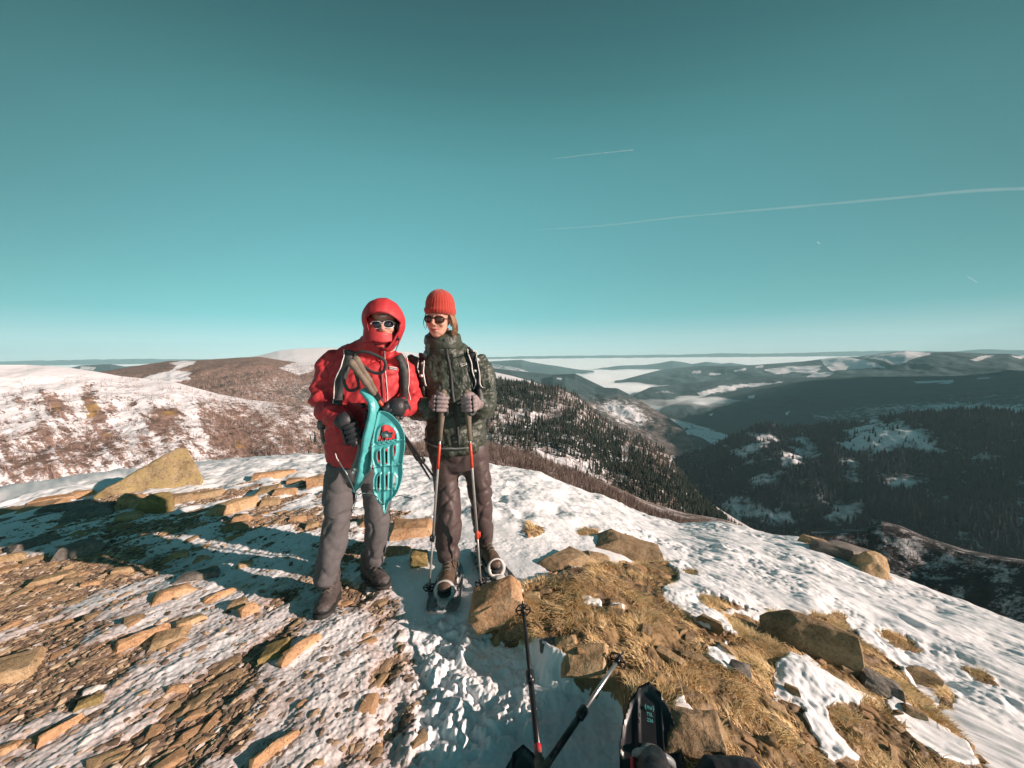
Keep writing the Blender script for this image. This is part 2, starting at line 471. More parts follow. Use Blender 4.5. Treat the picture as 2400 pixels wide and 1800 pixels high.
# ------------------------------------------------------------------ distant land
def hill_mat(name, scale=.05, stretch=(1, 1, 1), forest=(.030, .040, .036), wood=(.15, .105, .085), snow=(.70, .69, .71), soft=1.0, edge=(.42, .62)):
    m = NT(name)
    n1 = m.noise(scale, 5, .65, scl=stretch); n2 = m.noise(scale * 4.5, 4, .7, scl=stretch); n3 = m.noise(scale * .25, 4, .6)
    a = m.math('ADD', m.attr('snow'), m.math('MULTIPLY', m.math('SUBTRACT', n1, .5), .9 * soft))
    a = m.math('ADD', a, m.math('MULTIPLY', m.math('SUBTRACT', n2, .5), .9 * soft))
    sf = m.ramp(a, [(edge[0], 0), (edge[1], 1)])
    fo = m.mix(m.ramp(n2, [(.35, 0), (.7, 1)]), forest, tuple(c * 2.2 for c in forest))
    wo_ = m.mix(m.ramp(n1, [(.35, 0), (.65, 1)]), tuple(c * .6 for c in wood), tuple(c * 1.5 for c in wood))
    b = m.ramp(m.math('ADD', m.attr('brown'), m.math('MULTIPLY', m.math('SUBTRACT', n3, .5), .8)), [(.35, 0), (.65, 1)])
    c = m.mix(b, fo, wo_)
    c = m.mix(m.ramp(m.attr('grassy'), [(.3, 0), (.6, 1)]), c, (.30, .185, .07))
    c = m.mix(sf, c, snow)
    m.set(color=c, rough=.9, spec=.15)
    return m.m

RIDGES = {}
def ridge(name, crest, foot, mask, mat, nu=400, nt_=120, amp=0.0, wl=200.0, sil=0.0, power=1.0, back=0.5, seed=1, ep=.7):
    """crest: (u, v, distance); foot: (u, distance, height) ; slopes towards the viewer and falls off behind"""
    crest = sorted(crest)
    U = np.linspace(crest[0][0], crest[-1][0], nu)
    cu = [c[0] for c in crest]
    V = np.interp(U, cu, [c[1] for c in crest]); D = np.interp(U, cu, [c[2] for c in crest])
    k = max(3, nu // 90) | 1
    ker = np.hanning(k + 2)[1:-1]; ker /= ker.sum()
    pad = lambda a: np.convolve(np.pad(a, k // 2, mode='edge'), ker, 'valid')
    V = pad(V)
    d = rays(U, V)
    th = np.arctan2(d[:, 0], d[:, 1])
    zc = 1.42 + d[:, 2] * D
    zn = sil * fbm(U * .03, U * 0 + seed, seed, 4) if sil else 0 * U
    fu = [f[0] for f in foot]
    RF = np.interp(U, fu, [f[1] for f in foot]); ZF = np.interp(U, fu, [f[2] for f in foot])
    T = np.concatenate([np.linspace(0, 1, nt_), 1 + np.linspace(0, 1, nt_ // 4)[1:] ** 1.3])
    tt, _ = np.meshgrid(T, U, indexing='ij')
    rr = np.where(tt <= 1, RF + (D - RF) * tt, D + (tt - 1) * D * back)
    x = np.sin(th) * rr; y = np.cos(th) * rr
    zz = np.where(tt <= 1, ZF + (zc - ZF) * np.clip(tt, 0, 1) ** power, zc - (tt - 1) ** 1.2 * D * back * .30)
    zz = zz + zn * np.clip(tt, 0, 1) ** 8
    env = np.clip(tt, 0, 1) * np.clip(1 - tt, 0, 1) * 4
    zz = zz + env ** ep * amp * fbm(x / wl, y / wl, seed, 5)
    u, v = project(np.stack([x, y, zz], -1))
    res = mask(u, v, x, y, tt)
    me = mesh_np(name, np.stack([x, y, zz], -1).reshape(-1, 3), grid_faces(len(T), nu))
    for kk, a in zip(('snow', 'brown', 'grassy'), list(res) + [np.zeros_like(x)] * (3 - len(res))):
        set_attr(me, kk, a * np.ones_like(x))
    o = struct(link(name, me, mat))
    RIDGES[name + str(seed)] = dict(x=x, y=y, z=zz, u=u, v=v, t=tt, nt=nt_)
    return RIDGES[name + str(seed)]

m_far = hill_mat('far_hills', .006, forest=(.042, .074, .078), wood=(.09, .10, .10), soft=1.3)  # forest colour shifted to teal, standing in for thicker haze far off
m_mid = hill_mat('wooded_hills', .02, (1, 1, .6), forest=(.032, .056, .058), wood=(.12, .10, .09))  # teal lift in the forest colour imitates haze over the middle ridges
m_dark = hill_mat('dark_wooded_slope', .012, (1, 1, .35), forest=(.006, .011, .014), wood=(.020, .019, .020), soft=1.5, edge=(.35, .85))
m_near = hill_mat('near_slope', .11, (1, 1, .5), forest=(.035, .040, .030), wood=(.175, .13, .11), soft=1.3)
m_brk = hill_mat('broken_ground', .10, (1, 1, .5), forest=(.016, .022, .024), wood=(.030, .028, .028), snow=(.62, .58, .58), soft=1.6, edge=(.38, .80))
m_left = hill_mat('snowy_slope', .12, (1, 1, .6), wood=(.20, .135, .11), soft=1.45)
m_sf = hill_mat('snowfield', .02, soft=.5)

# far mountains on the horizon beyond the fog
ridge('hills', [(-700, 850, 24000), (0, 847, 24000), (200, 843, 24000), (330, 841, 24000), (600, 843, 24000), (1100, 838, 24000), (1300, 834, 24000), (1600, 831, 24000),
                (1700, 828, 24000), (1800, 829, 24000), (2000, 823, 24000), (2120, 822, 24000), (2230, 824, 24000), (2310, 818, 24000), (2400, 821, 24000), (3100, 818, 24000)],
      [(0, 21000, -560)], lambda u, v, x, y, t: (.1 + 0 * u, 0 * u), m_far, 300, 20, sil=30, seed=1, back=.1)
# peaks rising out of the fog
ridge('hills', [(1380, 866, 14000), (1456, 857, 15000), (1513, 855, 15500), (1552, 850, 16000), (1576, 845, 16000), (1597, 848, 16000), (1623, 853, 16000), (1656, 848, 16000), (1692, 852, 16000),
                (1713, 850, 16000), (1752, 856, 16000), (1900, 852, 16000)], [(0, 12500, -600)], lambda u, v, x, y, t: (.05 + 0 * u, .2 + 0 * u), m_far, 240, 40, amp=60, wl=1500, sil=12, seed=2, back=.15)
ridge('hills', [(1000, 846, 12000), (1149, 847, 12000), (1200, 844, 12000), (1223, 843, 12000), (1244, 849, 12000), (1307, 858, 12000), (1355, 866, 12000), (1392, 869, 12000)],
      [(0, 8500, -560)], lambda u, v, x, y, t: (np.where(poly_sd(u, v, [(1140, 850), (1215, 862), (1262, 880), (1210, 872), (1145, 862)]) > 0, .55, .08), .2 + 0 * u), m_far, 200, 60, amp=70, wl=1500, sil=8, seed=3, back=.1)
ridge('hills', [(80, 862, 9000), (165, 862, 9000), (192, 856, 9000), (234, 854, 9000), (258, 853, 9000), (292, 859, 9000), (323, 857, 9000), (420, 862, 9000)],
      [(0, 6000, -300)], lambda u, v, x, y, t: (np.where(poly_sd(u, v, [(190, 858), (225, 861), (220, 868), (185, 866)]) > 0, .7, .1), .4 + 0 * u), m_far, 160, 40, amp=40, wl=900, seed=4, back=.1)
# long hazy ridge with pasture summits
def mk_r3(u, v, x, y, t):
    s = np.zeros_like(u) + .06
    for p in (((1925, 842), (1975, 836), (2040, 846), (2080, 862), (2000, 866), (1950, 868), (1930, 856)), ((2020, 838), (2123, 822), (2185, 828), (2150, 838), (2110, 856), (2075, 850), (2050, 840)),
              ((1790, 866), (1850, 858), (1925, 858), (1915, 876), (1860, 872), (1820, 878)), ((1868, 892), (1910, 874), (1960, 870), (1925, 890)), ((1722, 866), (1750, 862), (1745, 870), (1722, 870)),
              ((2270, 842), (2310, 832), (2335, 834), (2285, 846)), ((1620, 871), (1645, 869), (1645, 873), (1622, 874)), ((1660, 876), (1690, 875), (1690, 879), (1662, 880)), ((2370, 832), (2400, 838), (2390, 842)),
              ((1770, 858), (1790, 855), (1788, 861), (1772, 862))):
        s = np.maximum(s, .95 * ss(-3, 3, poly_sd(u + 6 * fbm(x / 300, y / 300, 4, 3), v + 3 * fbm(x / 300, y / 300, 5, 3), p)))
    return s, .25 + 0 * u
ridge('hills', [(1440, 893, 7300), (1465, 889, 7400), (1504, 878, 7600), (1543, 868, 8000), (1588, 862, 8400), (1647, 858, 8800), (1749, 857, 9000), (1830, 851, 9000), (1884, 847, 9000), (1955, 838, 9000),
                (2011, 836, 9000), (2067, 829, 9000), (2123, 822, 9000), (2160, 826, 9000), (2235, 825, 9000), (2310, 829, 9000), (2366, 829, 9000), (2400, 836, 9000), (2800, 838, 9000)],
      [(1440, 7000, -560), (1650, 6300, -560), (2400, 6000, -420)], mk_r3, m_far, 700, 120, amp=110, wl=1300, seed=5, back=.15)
def mk_r4(u, v, x, y, t):
    s = .05 + .75 * ss(-4, 5, poly_sd(u + 12 * fbm(x / 200, y / 200, 8, 3), v + 4 * fbm(x / 150, y / 150, 9, 3), [(1628, 922), (1690, 904), (1760, 898), (1840, 894), (1842, 900), (1760, 908), (1700, 918), (1640, 930)]))
    s = np.maximum(s, .5 * ss(-3, 3, poly_sd(u, v + 3 * fbm(x / 150, y / 150, 9, 3), [(1525, 922), (1560, 915), (1600, 926), (1560, 922)])))
    return s, .2 + 0 * u
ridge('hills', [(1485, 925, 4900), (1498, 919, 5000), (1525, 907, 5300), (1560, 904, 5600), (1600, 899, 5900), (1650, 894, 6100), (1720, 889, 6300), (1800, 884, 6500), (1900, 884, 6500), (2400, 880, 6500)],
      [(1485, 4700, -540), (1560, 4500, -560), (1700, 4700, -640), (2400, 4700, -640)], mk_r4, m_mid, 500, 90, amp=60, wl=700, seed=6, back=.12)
def mk_r5(u, v, x, y, t):
    s = .10 + .22 * ss(1980, 2250, u) * ss(905, 930, v) + .3 * ss(-10, 10, poly_sd(u, v, [(1900, 968), (2000, 950), (2200, 945), (2400, 950), (2400, 975), (1900, 990)]))
    for p in (((2140, 894), (2235, 890), (2235, 895), (2150, 899)), ((2190, 900), (2240, 892), (2225, 900)), ((1752, 928), (1770, 925), (1768, 933), (1755, 934)), ((1660, 972), (1672, 967), (1668, 975)),
              ((1840, 968), (1852, 962), (1844, 975)), ((2290, 886), (2320, 884), (2320, 887), (2290, 889))):
        s = np.maximum(s, .9 * ss(-2, 2, poly_sd(u, v, p)))
    return s, .25 + .2 * ss(2000, 2400, u)
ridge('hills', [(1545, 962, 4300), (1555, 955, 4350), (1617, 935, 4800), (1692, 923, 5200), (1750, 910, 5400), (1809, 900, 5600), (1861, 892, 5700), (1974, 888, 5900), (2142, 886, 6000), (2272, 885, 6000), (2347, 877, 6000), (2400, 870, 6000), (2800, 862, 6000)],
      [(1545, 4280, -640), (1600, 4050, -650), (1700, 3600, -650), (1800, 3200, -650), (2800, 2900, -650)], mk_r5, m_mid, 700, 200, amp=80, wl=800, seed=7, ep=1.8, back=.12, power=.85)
# near ridge of the left side of the valley, behind the closest spur
def mk_b(u, v, x, y, t):
    s = .30 + .35 * ss(-10, 20, poly_sd(u + 14 * fbm(x / 60, y / 60, 3, 3), v + 10 * fbm(x / 60, y / 60, 4, 3), [(1390, 950), (1430, 935), (1490, 945), (1530, 985), (1500, 1000), (1440, 985)])) - .12 * ss(0, 25, poly_sd(u, v, [(1100, 850), (1300, 880), (1447, 905), (1490, 930), (1470, 945), (1380, 925), (1300, 905), (1100, 890)]))
    s = np.maximum(s, .8 * ss(-2, 2, poly_sd(u, v, [(1305, 884), (1318, 886), (1316, 891), (1304, 889)])))
    return s, .25 + .6 * ss(915, 960, v)
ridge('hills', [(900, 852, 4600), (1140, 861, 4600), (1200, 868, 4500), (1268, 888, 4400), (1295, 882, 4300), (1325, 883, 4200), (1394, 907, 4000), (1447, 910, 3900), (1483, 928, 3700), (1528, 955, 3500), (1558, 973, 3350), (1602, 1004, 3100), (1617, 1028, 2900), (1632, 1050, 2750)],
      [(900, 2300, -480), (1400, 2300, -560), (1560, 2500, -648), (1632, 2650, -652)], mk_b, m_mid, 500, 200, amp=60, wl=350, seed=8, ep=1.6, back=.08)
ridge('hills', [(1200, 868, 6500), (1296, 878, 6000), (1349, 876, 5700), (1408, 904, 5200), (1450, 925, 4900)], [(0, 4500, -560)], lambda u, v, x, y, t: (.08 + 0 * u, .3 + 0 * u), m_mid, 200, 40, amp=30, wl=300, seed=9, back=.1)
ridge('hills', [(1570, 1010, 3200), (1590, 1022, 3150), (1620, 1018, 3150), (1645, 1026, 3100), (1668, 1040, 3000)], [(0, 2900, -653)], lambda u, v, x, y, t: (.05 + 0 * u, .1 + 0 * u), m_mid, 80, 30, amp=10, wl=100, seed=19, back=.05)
# snowy shoulder
ridge('hills', [(1000, 915, 2300), (1060, 872, 2300), (1100, 864, 2300), (1153, 871, 2300), (1200, 881, 2250), (1240, 892, 2200), (1275, 904, 2150), (1300, 925, 2100)], [(0, 1700, -260)], lambda u, v, x, y, t: (.98 + 0 * u, 0 * u), m_sf, 200, 30, seed=10, back=.2)
# wooded spur right of the walkers
A_CREST = [(840, 1000, 1200), (900, 965, 1250), (950, 928, 1350), (1000, 905, 1400), (1158, 891, 1450), (1215, 896, 1450), (1271, 904, 1430), (1313, 911, 1400), (1355, 931, 1380), (1390, 966, 1330), (1438, 1001, 1280), (1498, 1027, 1230), (1534, 1045, 1180), (1573, 1072, 1120),
           (1588, 1102, 1060), (1617, 1138, 1000), (1647, 1177, 950), (1701, 1219, 900), (1760, 1262, 850), (1850, 1330, 800)]
def mk_a(u, v, x, y, t):
    n = fbm(x / 45, y / 45, 7, 4)
    s = .50 + .18 * n
    s = s + .35 * ss(-12, 22, poly_sd(u + 16 * n, v + 12 * n, [(1215, 975), (1260, 968), (1275, 990), (1265, 1008), (1220, 1005)])) + .4 * ss(-8, 12, poly_sd(u + 10 * n, v + 8 * n, [(1265, 1062), (1300, 1075), (1340, 1080), (1392, 1090), (1380, 1108), (1320, 1098), (1270, 1078)]))
    s = s + .4 * ss(-10, 15, poly_sd(u + 10 * n, v + 10 * n, [(1450, 1050), (1475, 1040), (1480, 1080), (1460, 1085)])) + .35 * ss(-8, 10, poly_sd(u, v, [(1180, 1000), (1200, 995), (1200, 1015), (1182, 1016)])) + .3 * ss(-5, 8, poly_sd(u + 6 * n, v + 5 * n, [(1545, 1130), (1555, 1125), (1560, 1165), (1580, 1170), (1630, 1200), (1590, 1195), (1550, 1160)]))
    s = s - .25 * ss(-10, 20, poly_sd(u, v, [(1480, 1060), (1560, 1075), (1600, 1150), (1700, 1225), (1560, 1230), (1460, 1150)]))
    return s, .5 + .4 * n + .35 * ss(40, 0, poly_sd(u, v, [(1180, 1010), (1400, 1000), (1500, 1080), (1600, 1200), (1400, 1120), (1200, 1060)]))
rA = ridge('hills', A_CREST, [(840, 360, -130), (1150, 380, -135), (1500, 430, -185), (1850, 500, -270)], mk_a, m_near, 700, 360, amp=22, wl=130, seed=11, back=.25)
# bare brown shoulder below our own crest
def mk_d(u, v, x, y, t):
    return .34 + .40 * fbm(x / 14, y / 14, 9, 4), .95 + 0 * u
rD = ridge('hills', [(700, 1130, 260), (800, 1095, 260), (900, 1058, 260), (1000, 1044, 260), (1152, 1046, 260), (1229, 1064, 255), (1319, 1098, 250), (1394, 1130, 240), (1468, 1168, 230), (1513, 1196, 225), (1600, 1228, 215), (1700, 1248, 205), (1800, 1290, 195), (2100, 1400, 160), (2400, 1530, 120)],
           [(700, 60, -40), (900, 60, -28), (1200, 60, -30), (1700, 60, -36), (2400, 40, -34)], mk_d, m_near, 400, 160, amp=3, wl=22, seed=12, back=.35)
# dark slope across the valley
def mk_c(u, v, x, y, t):
    n = fbm(x / 90, y / 90, 5, 4); n2 = fbm(x / 35, y / 35, 6, 3)
    uu = u + 30 * n + 12 * n2; vv = v + 12 * n + 8 * n2
    s = .17 + .18 * ss(-.2, .5, n)
    for p, a in ((((1965, 1040), (2000, 1018), (2060, 990), (2115, 990), (2130, 1010), (2190, 1030), (2205, 1060), (2150, 1055), (2095, 1045), (2060, 1060), (2000, 1060)), .75), (((2140, 1000), (2180, 1005), (2180, 1015), (2140, 1010)), .5),
                 (((1715, 1060), (1790, 1010), (1830, 1030), (1780, 1060), (1740, 1085)), .38), (((1840, 1075), (1885, 1020), (1920, 1060), (1880, 1080), (1850, 1095)), .5), (((1760, 1130), (1820, 1100), (1850, 1110), (1800, 1140)), .4),
                 (((1960, 1080), (2010, 1080), (2020, 1130), (1980, 1120)), .38), (((2050, 1115), (2160, 1105), (2190, 1130), (2100, 1150)), .32), (((1700, 1180), (1740, 1160), (1780, 1190), (1850, 1200), (1840, 1220), (1760, 1215), (1720, 1215)), .5),
                 (((1940, 1200), (1950, 1180), (2030, 1175), (2010, 1210), (1950, 1225)), .4), (((2290, 1080), (2330, 1070), (2320, 1085)), .5), (((2360, 1110), (2400, 1110), (2390, 1135), (2370, 1130)), .35), (((2262, 1220), (2275, 1210), (2270, 1270)), .5),
                 (((2370, 1180), (2400, 1175), (2400, 1230), (2385, 1220)), .35), (((2240, 1070), (2255, 1060), (2250, 1100)), .4)):
        s = s + a * ss(-16, 14, poly_sd(uu, vv, p))
    return s, .2 + .3 * n
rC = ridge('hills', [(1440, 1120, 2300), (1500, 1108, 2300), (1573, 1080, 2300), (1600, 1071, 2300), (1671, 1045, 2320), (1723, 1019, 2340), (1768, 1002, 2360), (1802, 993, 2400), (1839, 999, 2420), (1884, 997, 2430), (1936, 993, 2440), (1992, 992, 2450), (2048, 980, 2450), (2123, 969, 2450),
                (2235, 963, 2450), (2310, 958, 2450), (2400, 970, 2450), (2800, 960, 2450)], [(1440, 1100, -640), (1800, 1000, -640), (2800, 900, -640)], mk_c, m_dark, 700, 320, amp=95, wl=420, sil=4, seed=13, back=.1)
# broken lighter ground low on the right
def mk_e(u, v, x, y, t):
    n = fbm(x / 18, y / 18, 5, 5)
    return .30 + .55 * n + .30 * ss(-6, 12, poly_sd(u + 25 * n, v + 10 * n, [(2060, 1240), (2100, 1250), (2160, 1280), (2250, 1300), (2400, 1330), (2400, 1345), (2200, 1335), (2060, 1320), (2050, 1290)])), .75 + 0 * u
rE = ridge('hills', [(1900, 1262, 520), (2020, 1250, 540), (2065, 1228, 560), (2110, 1240, 560), (2180, 1272, 550), (2260, 1298, 540), (2330, 1312, 530), (2420, 1325, 520), (2700, 1370, 500)], [(0, 300, -250)], mk_e, m_brk, 400, 200, amp=16, wl=70, sil=0, seed=14, back=.2)
# snowy slope on the left
def mk_l1(u, v, x, y, t):
    a, b = (u + 0.55 * (v - 850)) / 100., (v - 850) / 100.            # streaks run down to the right
    st = fbm(a * 3.2 - b * 1.9, b * 1.3, 5, 5, .6); n = fbm(x / 9, y / 9, 6, 4)
    st2 = fbm((u - .75 * (v - 850)) / 26., (v - 850) / 70., 15, 4, .6)
    low = ss(950, 1100, v + .1 * u); rt = ss(-30, 90, poly_sd(u, v, [(455, 905), (700, 935), (900, 960), (900, 1300), (640, 1300), (520, 1120), (455, 1000)]))
    bare = -.05 + 1.05 * ss(880, 960, v - .12 * np.minimum(u, 450) * 0) * (.30 + .6 * st2) + .35 * low
    for cu, cv, ru, rv, am in ((40, 935, 22, 10, .6), (95, 920, 15, 16, .6), (132, 945, 28, 28, .9), (215, 955, 24, 38, 1.1), (205, 900, 18, 22, .7), (165, 965, 12, 12, .6), (395, 968, 28, 10, .9), (260, 960, 15, 12, .5), (380, 995, 35, 28, .8), (250, 1020, 18, 8, .8),
                               (280, 905, 40, 14, .5), (340, 885, 30, 8, .4), (560, 1040, 24, 24, .7), (510, 1035, 20, 14, .6), (100, 1000, 70, 25, .3), (165, 1040, 90, 30, .4), (60, 1090, 90, 30, .35), (290, 940, 30, 22, .4), (540, 1000, 60, 30, .3)):
        bare = bare + am * np.exp(-((u + 8 * n - cu - .35 * (v - cv)) / ru) ** 2 - ((v + 6 * n - cv) / rv) ** 2)
    bare = bare + rt * .30
    s = .92 - .62 * bare + .10 * n
    gr = .9 * np.exp(-((u - 215) / 22) ** 2 - ((v - 958) / 22) ** 2) + .7 * np.exp(-((u - 395) / 26) ** 2 - ((v - 968) / 9) ** 2) + .5 * np.exp(-((u - 130) / 24) ** 2 - ((v - 950) / 20) ** 2) + .5 * np.exp(-((u - 560) / 20) ** 2 - ((v - 1040) / 20) ** 2) + .5 * np.exp(-((u - 250) / 15) ** 2 - ((v - 1020) / 9) ** 2)
    return s, .9 + 0 * u, gr * (1 + n)
L1 = [(-700, 858, 700), (0, 855, 700), (62, 855, 700), (103, 857, 690), (165, 862, 680), (220, 870, 670), (285, 882, 660), (344, 888, 650), (405, 894, 640), (447, 906, 630), (515, 924, 620), (584, 937, 610), (653, 944, 600), (722, 951, 590), (850, 960, 580), (1000, 985, 560), (1120, 1010, 540)]
rL = ridge('hills', L1, [(-700, 300, -125), (400, 300, -118), (1120, 300, -105)], mk_l1, m_left, 900, 420, amp=9, wl=60, seed=15, back=.3)
# brown wooded hill and the white dome behind it
def mk_l3(u, v, x, y, t):
    n = fbm(x / 60, y / 60, 5, 4)
    s = .13 + .10 * n + .28 * ss(400, 700, u) * ss(865, 900, v + 10 * n)
    for p, a in ((((395, 851), (430, 846), (460, 847), (455, 853), (425, 862), (410, 868), (400, 866), (415, 857)), .9), (((330, 886), (400, 868), (450, 872), (440, 882), (450, 890), (400, 896), (350, 893)), .95), (((650, 862), (700, 845), (760, 840), (760, 862), (700, 880)), .5)):
        s = s + a * ss(-2, 3, poly_sd(u + 2 * n, v + 2 * n, p))
    return s, .95 - .5 * ss(600, 720, u) * ss(890, 920, v)
rB = ridge('hills', [(150, 880, 2400), (251, 869, 2400), (323, 857, 2400), (395, 846, 2400), (447, 845, 2400), (515, 841, 2400), (560, 838, 2400), (608, 836, 2400), (670, 846, 2350), (720, 852, 2300), (800, 860, 2300), (1000, 880, 2200), (1150, 905, 2100)], [(0, 900, -190)], mk_l3, m_left, 500, 180, amp=35, wl=260, seed=16, back=.15)
def mk_l4(u, v, x, y, t):
    n = fbm(x / 90, y / 90, 5, 4)
    return .98 - .5 * ss(0, 30, (v - 828) - .10 * (u - 620) + 14 * n) * ss(780, 700, u), .7 + 0 * u
ridge('hills', [(560, 842, 3600), (612, 832, 3600), (653, 822, 3600), (687, 818, 3600), (756, 815, 3600), (830, 815, 3600), (950, 824, 3600), (1050, 840, 3600), (1150, 860, 3600)], [(0, 2700, -120)], mk_l4, m_left, 300, 60, amp=6, wl=300, seed=17, back=.1)
# unseen mountain added off to the right to shade the far side of the valley
ys = np.linspace(-500, 5200, 120); xs = np.linspace(3300, 9000, 60)
XX, YY = np.meshgrid(xs, ys)
XX = XX + np.clip(YY - 1800, 0, None) * .9
e = np.exp(-((XX - np.clip(YY - 1800, 0, None) * .9 - 5200) / 1100) ** 2) * ss(-330, 250, YY) * ss(5200, 3600, YY)
ZZ = -650 + 1500 * e + 120 * fbm(XX / 500, YY / 500, 3, 4) * e
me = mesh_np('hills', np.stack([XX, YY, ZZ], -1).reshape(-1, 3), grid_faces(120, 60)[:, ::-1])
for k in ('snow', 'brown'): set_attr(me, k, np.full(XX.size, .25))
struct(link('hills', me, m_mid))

# valley floor with fields
rv = np.geomspace(1500, 6500, 260); tv = np.linspace(R(8), R(45), 420)
TV, RV = np.meshgrid(tv, rv)
xv, yv = np.sin(TV) * RV, np.cos(TV) * RV
zv = -652 + 4 * fbm(xv / 200, yv / 200, 3, 3)
f1, f2, cid = voro(xv / 170 + .5 * fbm(xv / 200, yv / 200, 8, 3), yv / 420, 4)
uv_, vv_ = project(np.stack([xv, yv, zv], -1))
snowv = np.where(cid > .30, 1.05, .25) * ss(.02, .07, f2 - f1) + .12 - .5 * ss(.1, .3, fbm(xv / 90, yv / 260, 61, 3))
snowv = snowv - .5 * ss(-6, 6, poly_sd(uv_, vv_, [(1590, 1062), (1640, 1038), (1665, 1050), (1600, 1078)])) 
me = mesh_np('valley_floor', np.stack([xv, yv, zv], -1).reshape(-1, 3), grid_faces(260, 420))
set_attr(me, 'snow', snowv); set_attr(me, 'brown', .5 + 0 * snowv)
struct(link('valley_floor', me, hill_mat('valley_fields', .03, wood=(.09, .065, .05), soft=.6)))
# low plain under everything
me = mesh_np('terrain', [(-44000, -2000, -900), (44000, -2000, -900), (44000, 27000, -900), (-44000, 27000, -900)], [(0, 1, 2, 3)])
set_attr(me, 'snow', [0.3] * 4); set_attr(me, 'brown', [.3] * 4)
struct(link('terrain', me, m_mid))
# sea of fog filling the plain and the mouth of the valley
rf = np.geomspace(3900, 23600, 300); tf = np.linspace(R(-75), R(75), 420)
TF, RF2 = np.meshgrid(tf, rf)
xf, yf = np.sin(TF) * RF2, np.cos(TF) * RF2
edge = RF2 - 4150 - 250 * fbm(xf / 500, yf / 500, 2, 4)
zf = -500 + 330 * ss(16800, 22800, RF2) + 34 * fbm(xf / 700, yf / 500, 7, 6) - 190 * ss(700, -100, edge)
me = mesh_np('fog_sea', np.stack([xf, yf, zf], -1).reshape(-1, 3), grid_faces(300, 420))
m = NT('fog'); m.set(color=(.90, .92, .93), rough=1, spec=0)
me.transform(Matrix.Translation((0, 0, -42)))
struct(link('fog_sea', me, m.m), 'stuff')
# soft upper layer of the fog, a closed slab
nr_, nc_ = xf.shape
top = np.stack([xf, yf, np.maximum(zf, -640)], -1).reshape(-1, 3); bot = top.copy(); bot[:, 2] = -720
q = grid_faces(nr_, nc_); n_ = nr_ * nc_
idx = np.arange(n_).reshape(nr_, nc_)
loop = np.concatenate([idx[0, :-1], idx[:-1, -1], idx[-1, :0:-1], idx[:0:-1, 0]])
nxt = np.roll(loop, -1)
side = np.stack([nxt, loop, loop + n_, nxt + n_], -1)
me = mesh_np('fog_bank', np.concatenate([top, bot]), np.concatenate([q, q[:, ::-1] + n_, side]))
bm = bmesh.new(); bm.from_mesh(me); bmesh.ops.recalc_face_normals(bm, faces=bm.faces); bm.to_mesh(me); bm.free()
m = NT('fog_vapour'); m.t.nodes.remove(m.b)
pv = m.n('ShaderNodeVolumePrincipled'); pv.inputs['Color'].default_value = (.97, .985, .99, 1); pv.inputs['Density'].default_value = .009
m.l(pv.outputs[0], m.t.nodes['Material Output'].inputs['Volume'])
struct(link('fog_bank', me, m.m), 'stuff')

# ------------------------------------------------------------------ woods
rng = np.random.default_rng(7)
def sample_ridge(rg, n, dens, seed=0):
    r = np.random.default_rng(seed)
    nr, nc = rg['x'].shape
    a = r.random(n * 4) * (rg['nt'] - 2); b = r.random(n * 4) * (nc - 2)
    i, j = a.astype(int), b.astype(int); fa, fb = a - i, b - j
    def q(k):
        A = rg[k]
        return (A[i, j] * (1 - fa) + A[i + 1, j] * fa) * (1 - fb) + (A[i, j + 1] * (1 - fa) + A[i + 1, j + 1] * fa) * fb
    x, y, z, u, v = (q(k) for k in 'xyzuv')
    p = dens(u, v, x, y) * np.hypot(x, y) / np.hypot(x, y).max()
    ok = (r.random(n * 4) < p) & (u > -60) & (u < 2460) & (v < 1330)
    P = np.stack([x, y, z], -1)[ok][:n]
    return P

def cones(P, H, W, tiers=2, sides=5, seed=0):
    r = np.random.default_rng(seed); n = len(P)
    V = []; Fc = []; base = 0
    for k in range(tiers):
        b0 = k / tiers * .78 + .06; top = min(1.0, b0 + 1.25 / tiers)
        wr = W * (1 - b0) * (1.0 if k == 0 else .95)
        ang = r.random(n)[:, None] * 6.28 + np.arange(sides) / sides * 6.283
        rad = wr[:, None] * (0.75 + .5 * r.random((n, sides)))
        ring = np.stack([P[:, :1] + np.cos(ang) * rad, P[:, 1:2] + np.sin(ang) * rad, P[:, 2:3] + (b0 + .05 * r.random((n, sides))) * H[:, None]], -1)
        apex = np.stack([P[:, 0], P[:, 1], P[:, 2] + top * H], -1)[:, None]
        vv = np.concatenate([ring, apex], 1); V.append(vv.reshape(-1, 3))
        idx = base + np.arange(n)[:, None] * (sides + 1)
        s = np.arange(sides)
        Fc.append(np.stack([idx + s, idx + (s + 1) % sides, np.broadcast_to(idx + sides, (n, sides))], -1).reshape(-1, 3))
        base += n * (sides + 1)
    return np.concatenate(V), np.concatenate(Fc)

def twigs(P, H, k=9, spread=.30, w=.022, seed=0):
    r = np.random.default_rng(seed); n = len(P)
    t0 = r.random((n, k)) * .45; t0[:, 0] = 0
    a = r.random((n, k)) * 6.283
    L = (1 - t0) * (.75 + .25 * r.random((n, k)))
    sp = spread * (.3 + r.random((n, k))); sp[:, 0] *= .15
    h = H[:, None]
    b = np.stack([P[:, :1] + 0 * a, P[:, 1:2] + 0 * a, P[:, 2:3] + t0 * h], -1)
    tip = b + np.stack([np.cos(a) * sp * h, np.sin(a) * sp * h, L * h * (1 - .5 * sp)], -1)
    c = r.random((n, k)) * 3.14; ww = w * h * (1.2 - .7 * (t0 > 0))
    off = np.stack([np.cos(c) * ww, np.sin(c) * ww, 0 * c], -1)
    V = np.stack([b - off, b + off, tip], 2).reshape(-1, 3)
    return V, np.arange(len(V)).reshape(-1, 3)

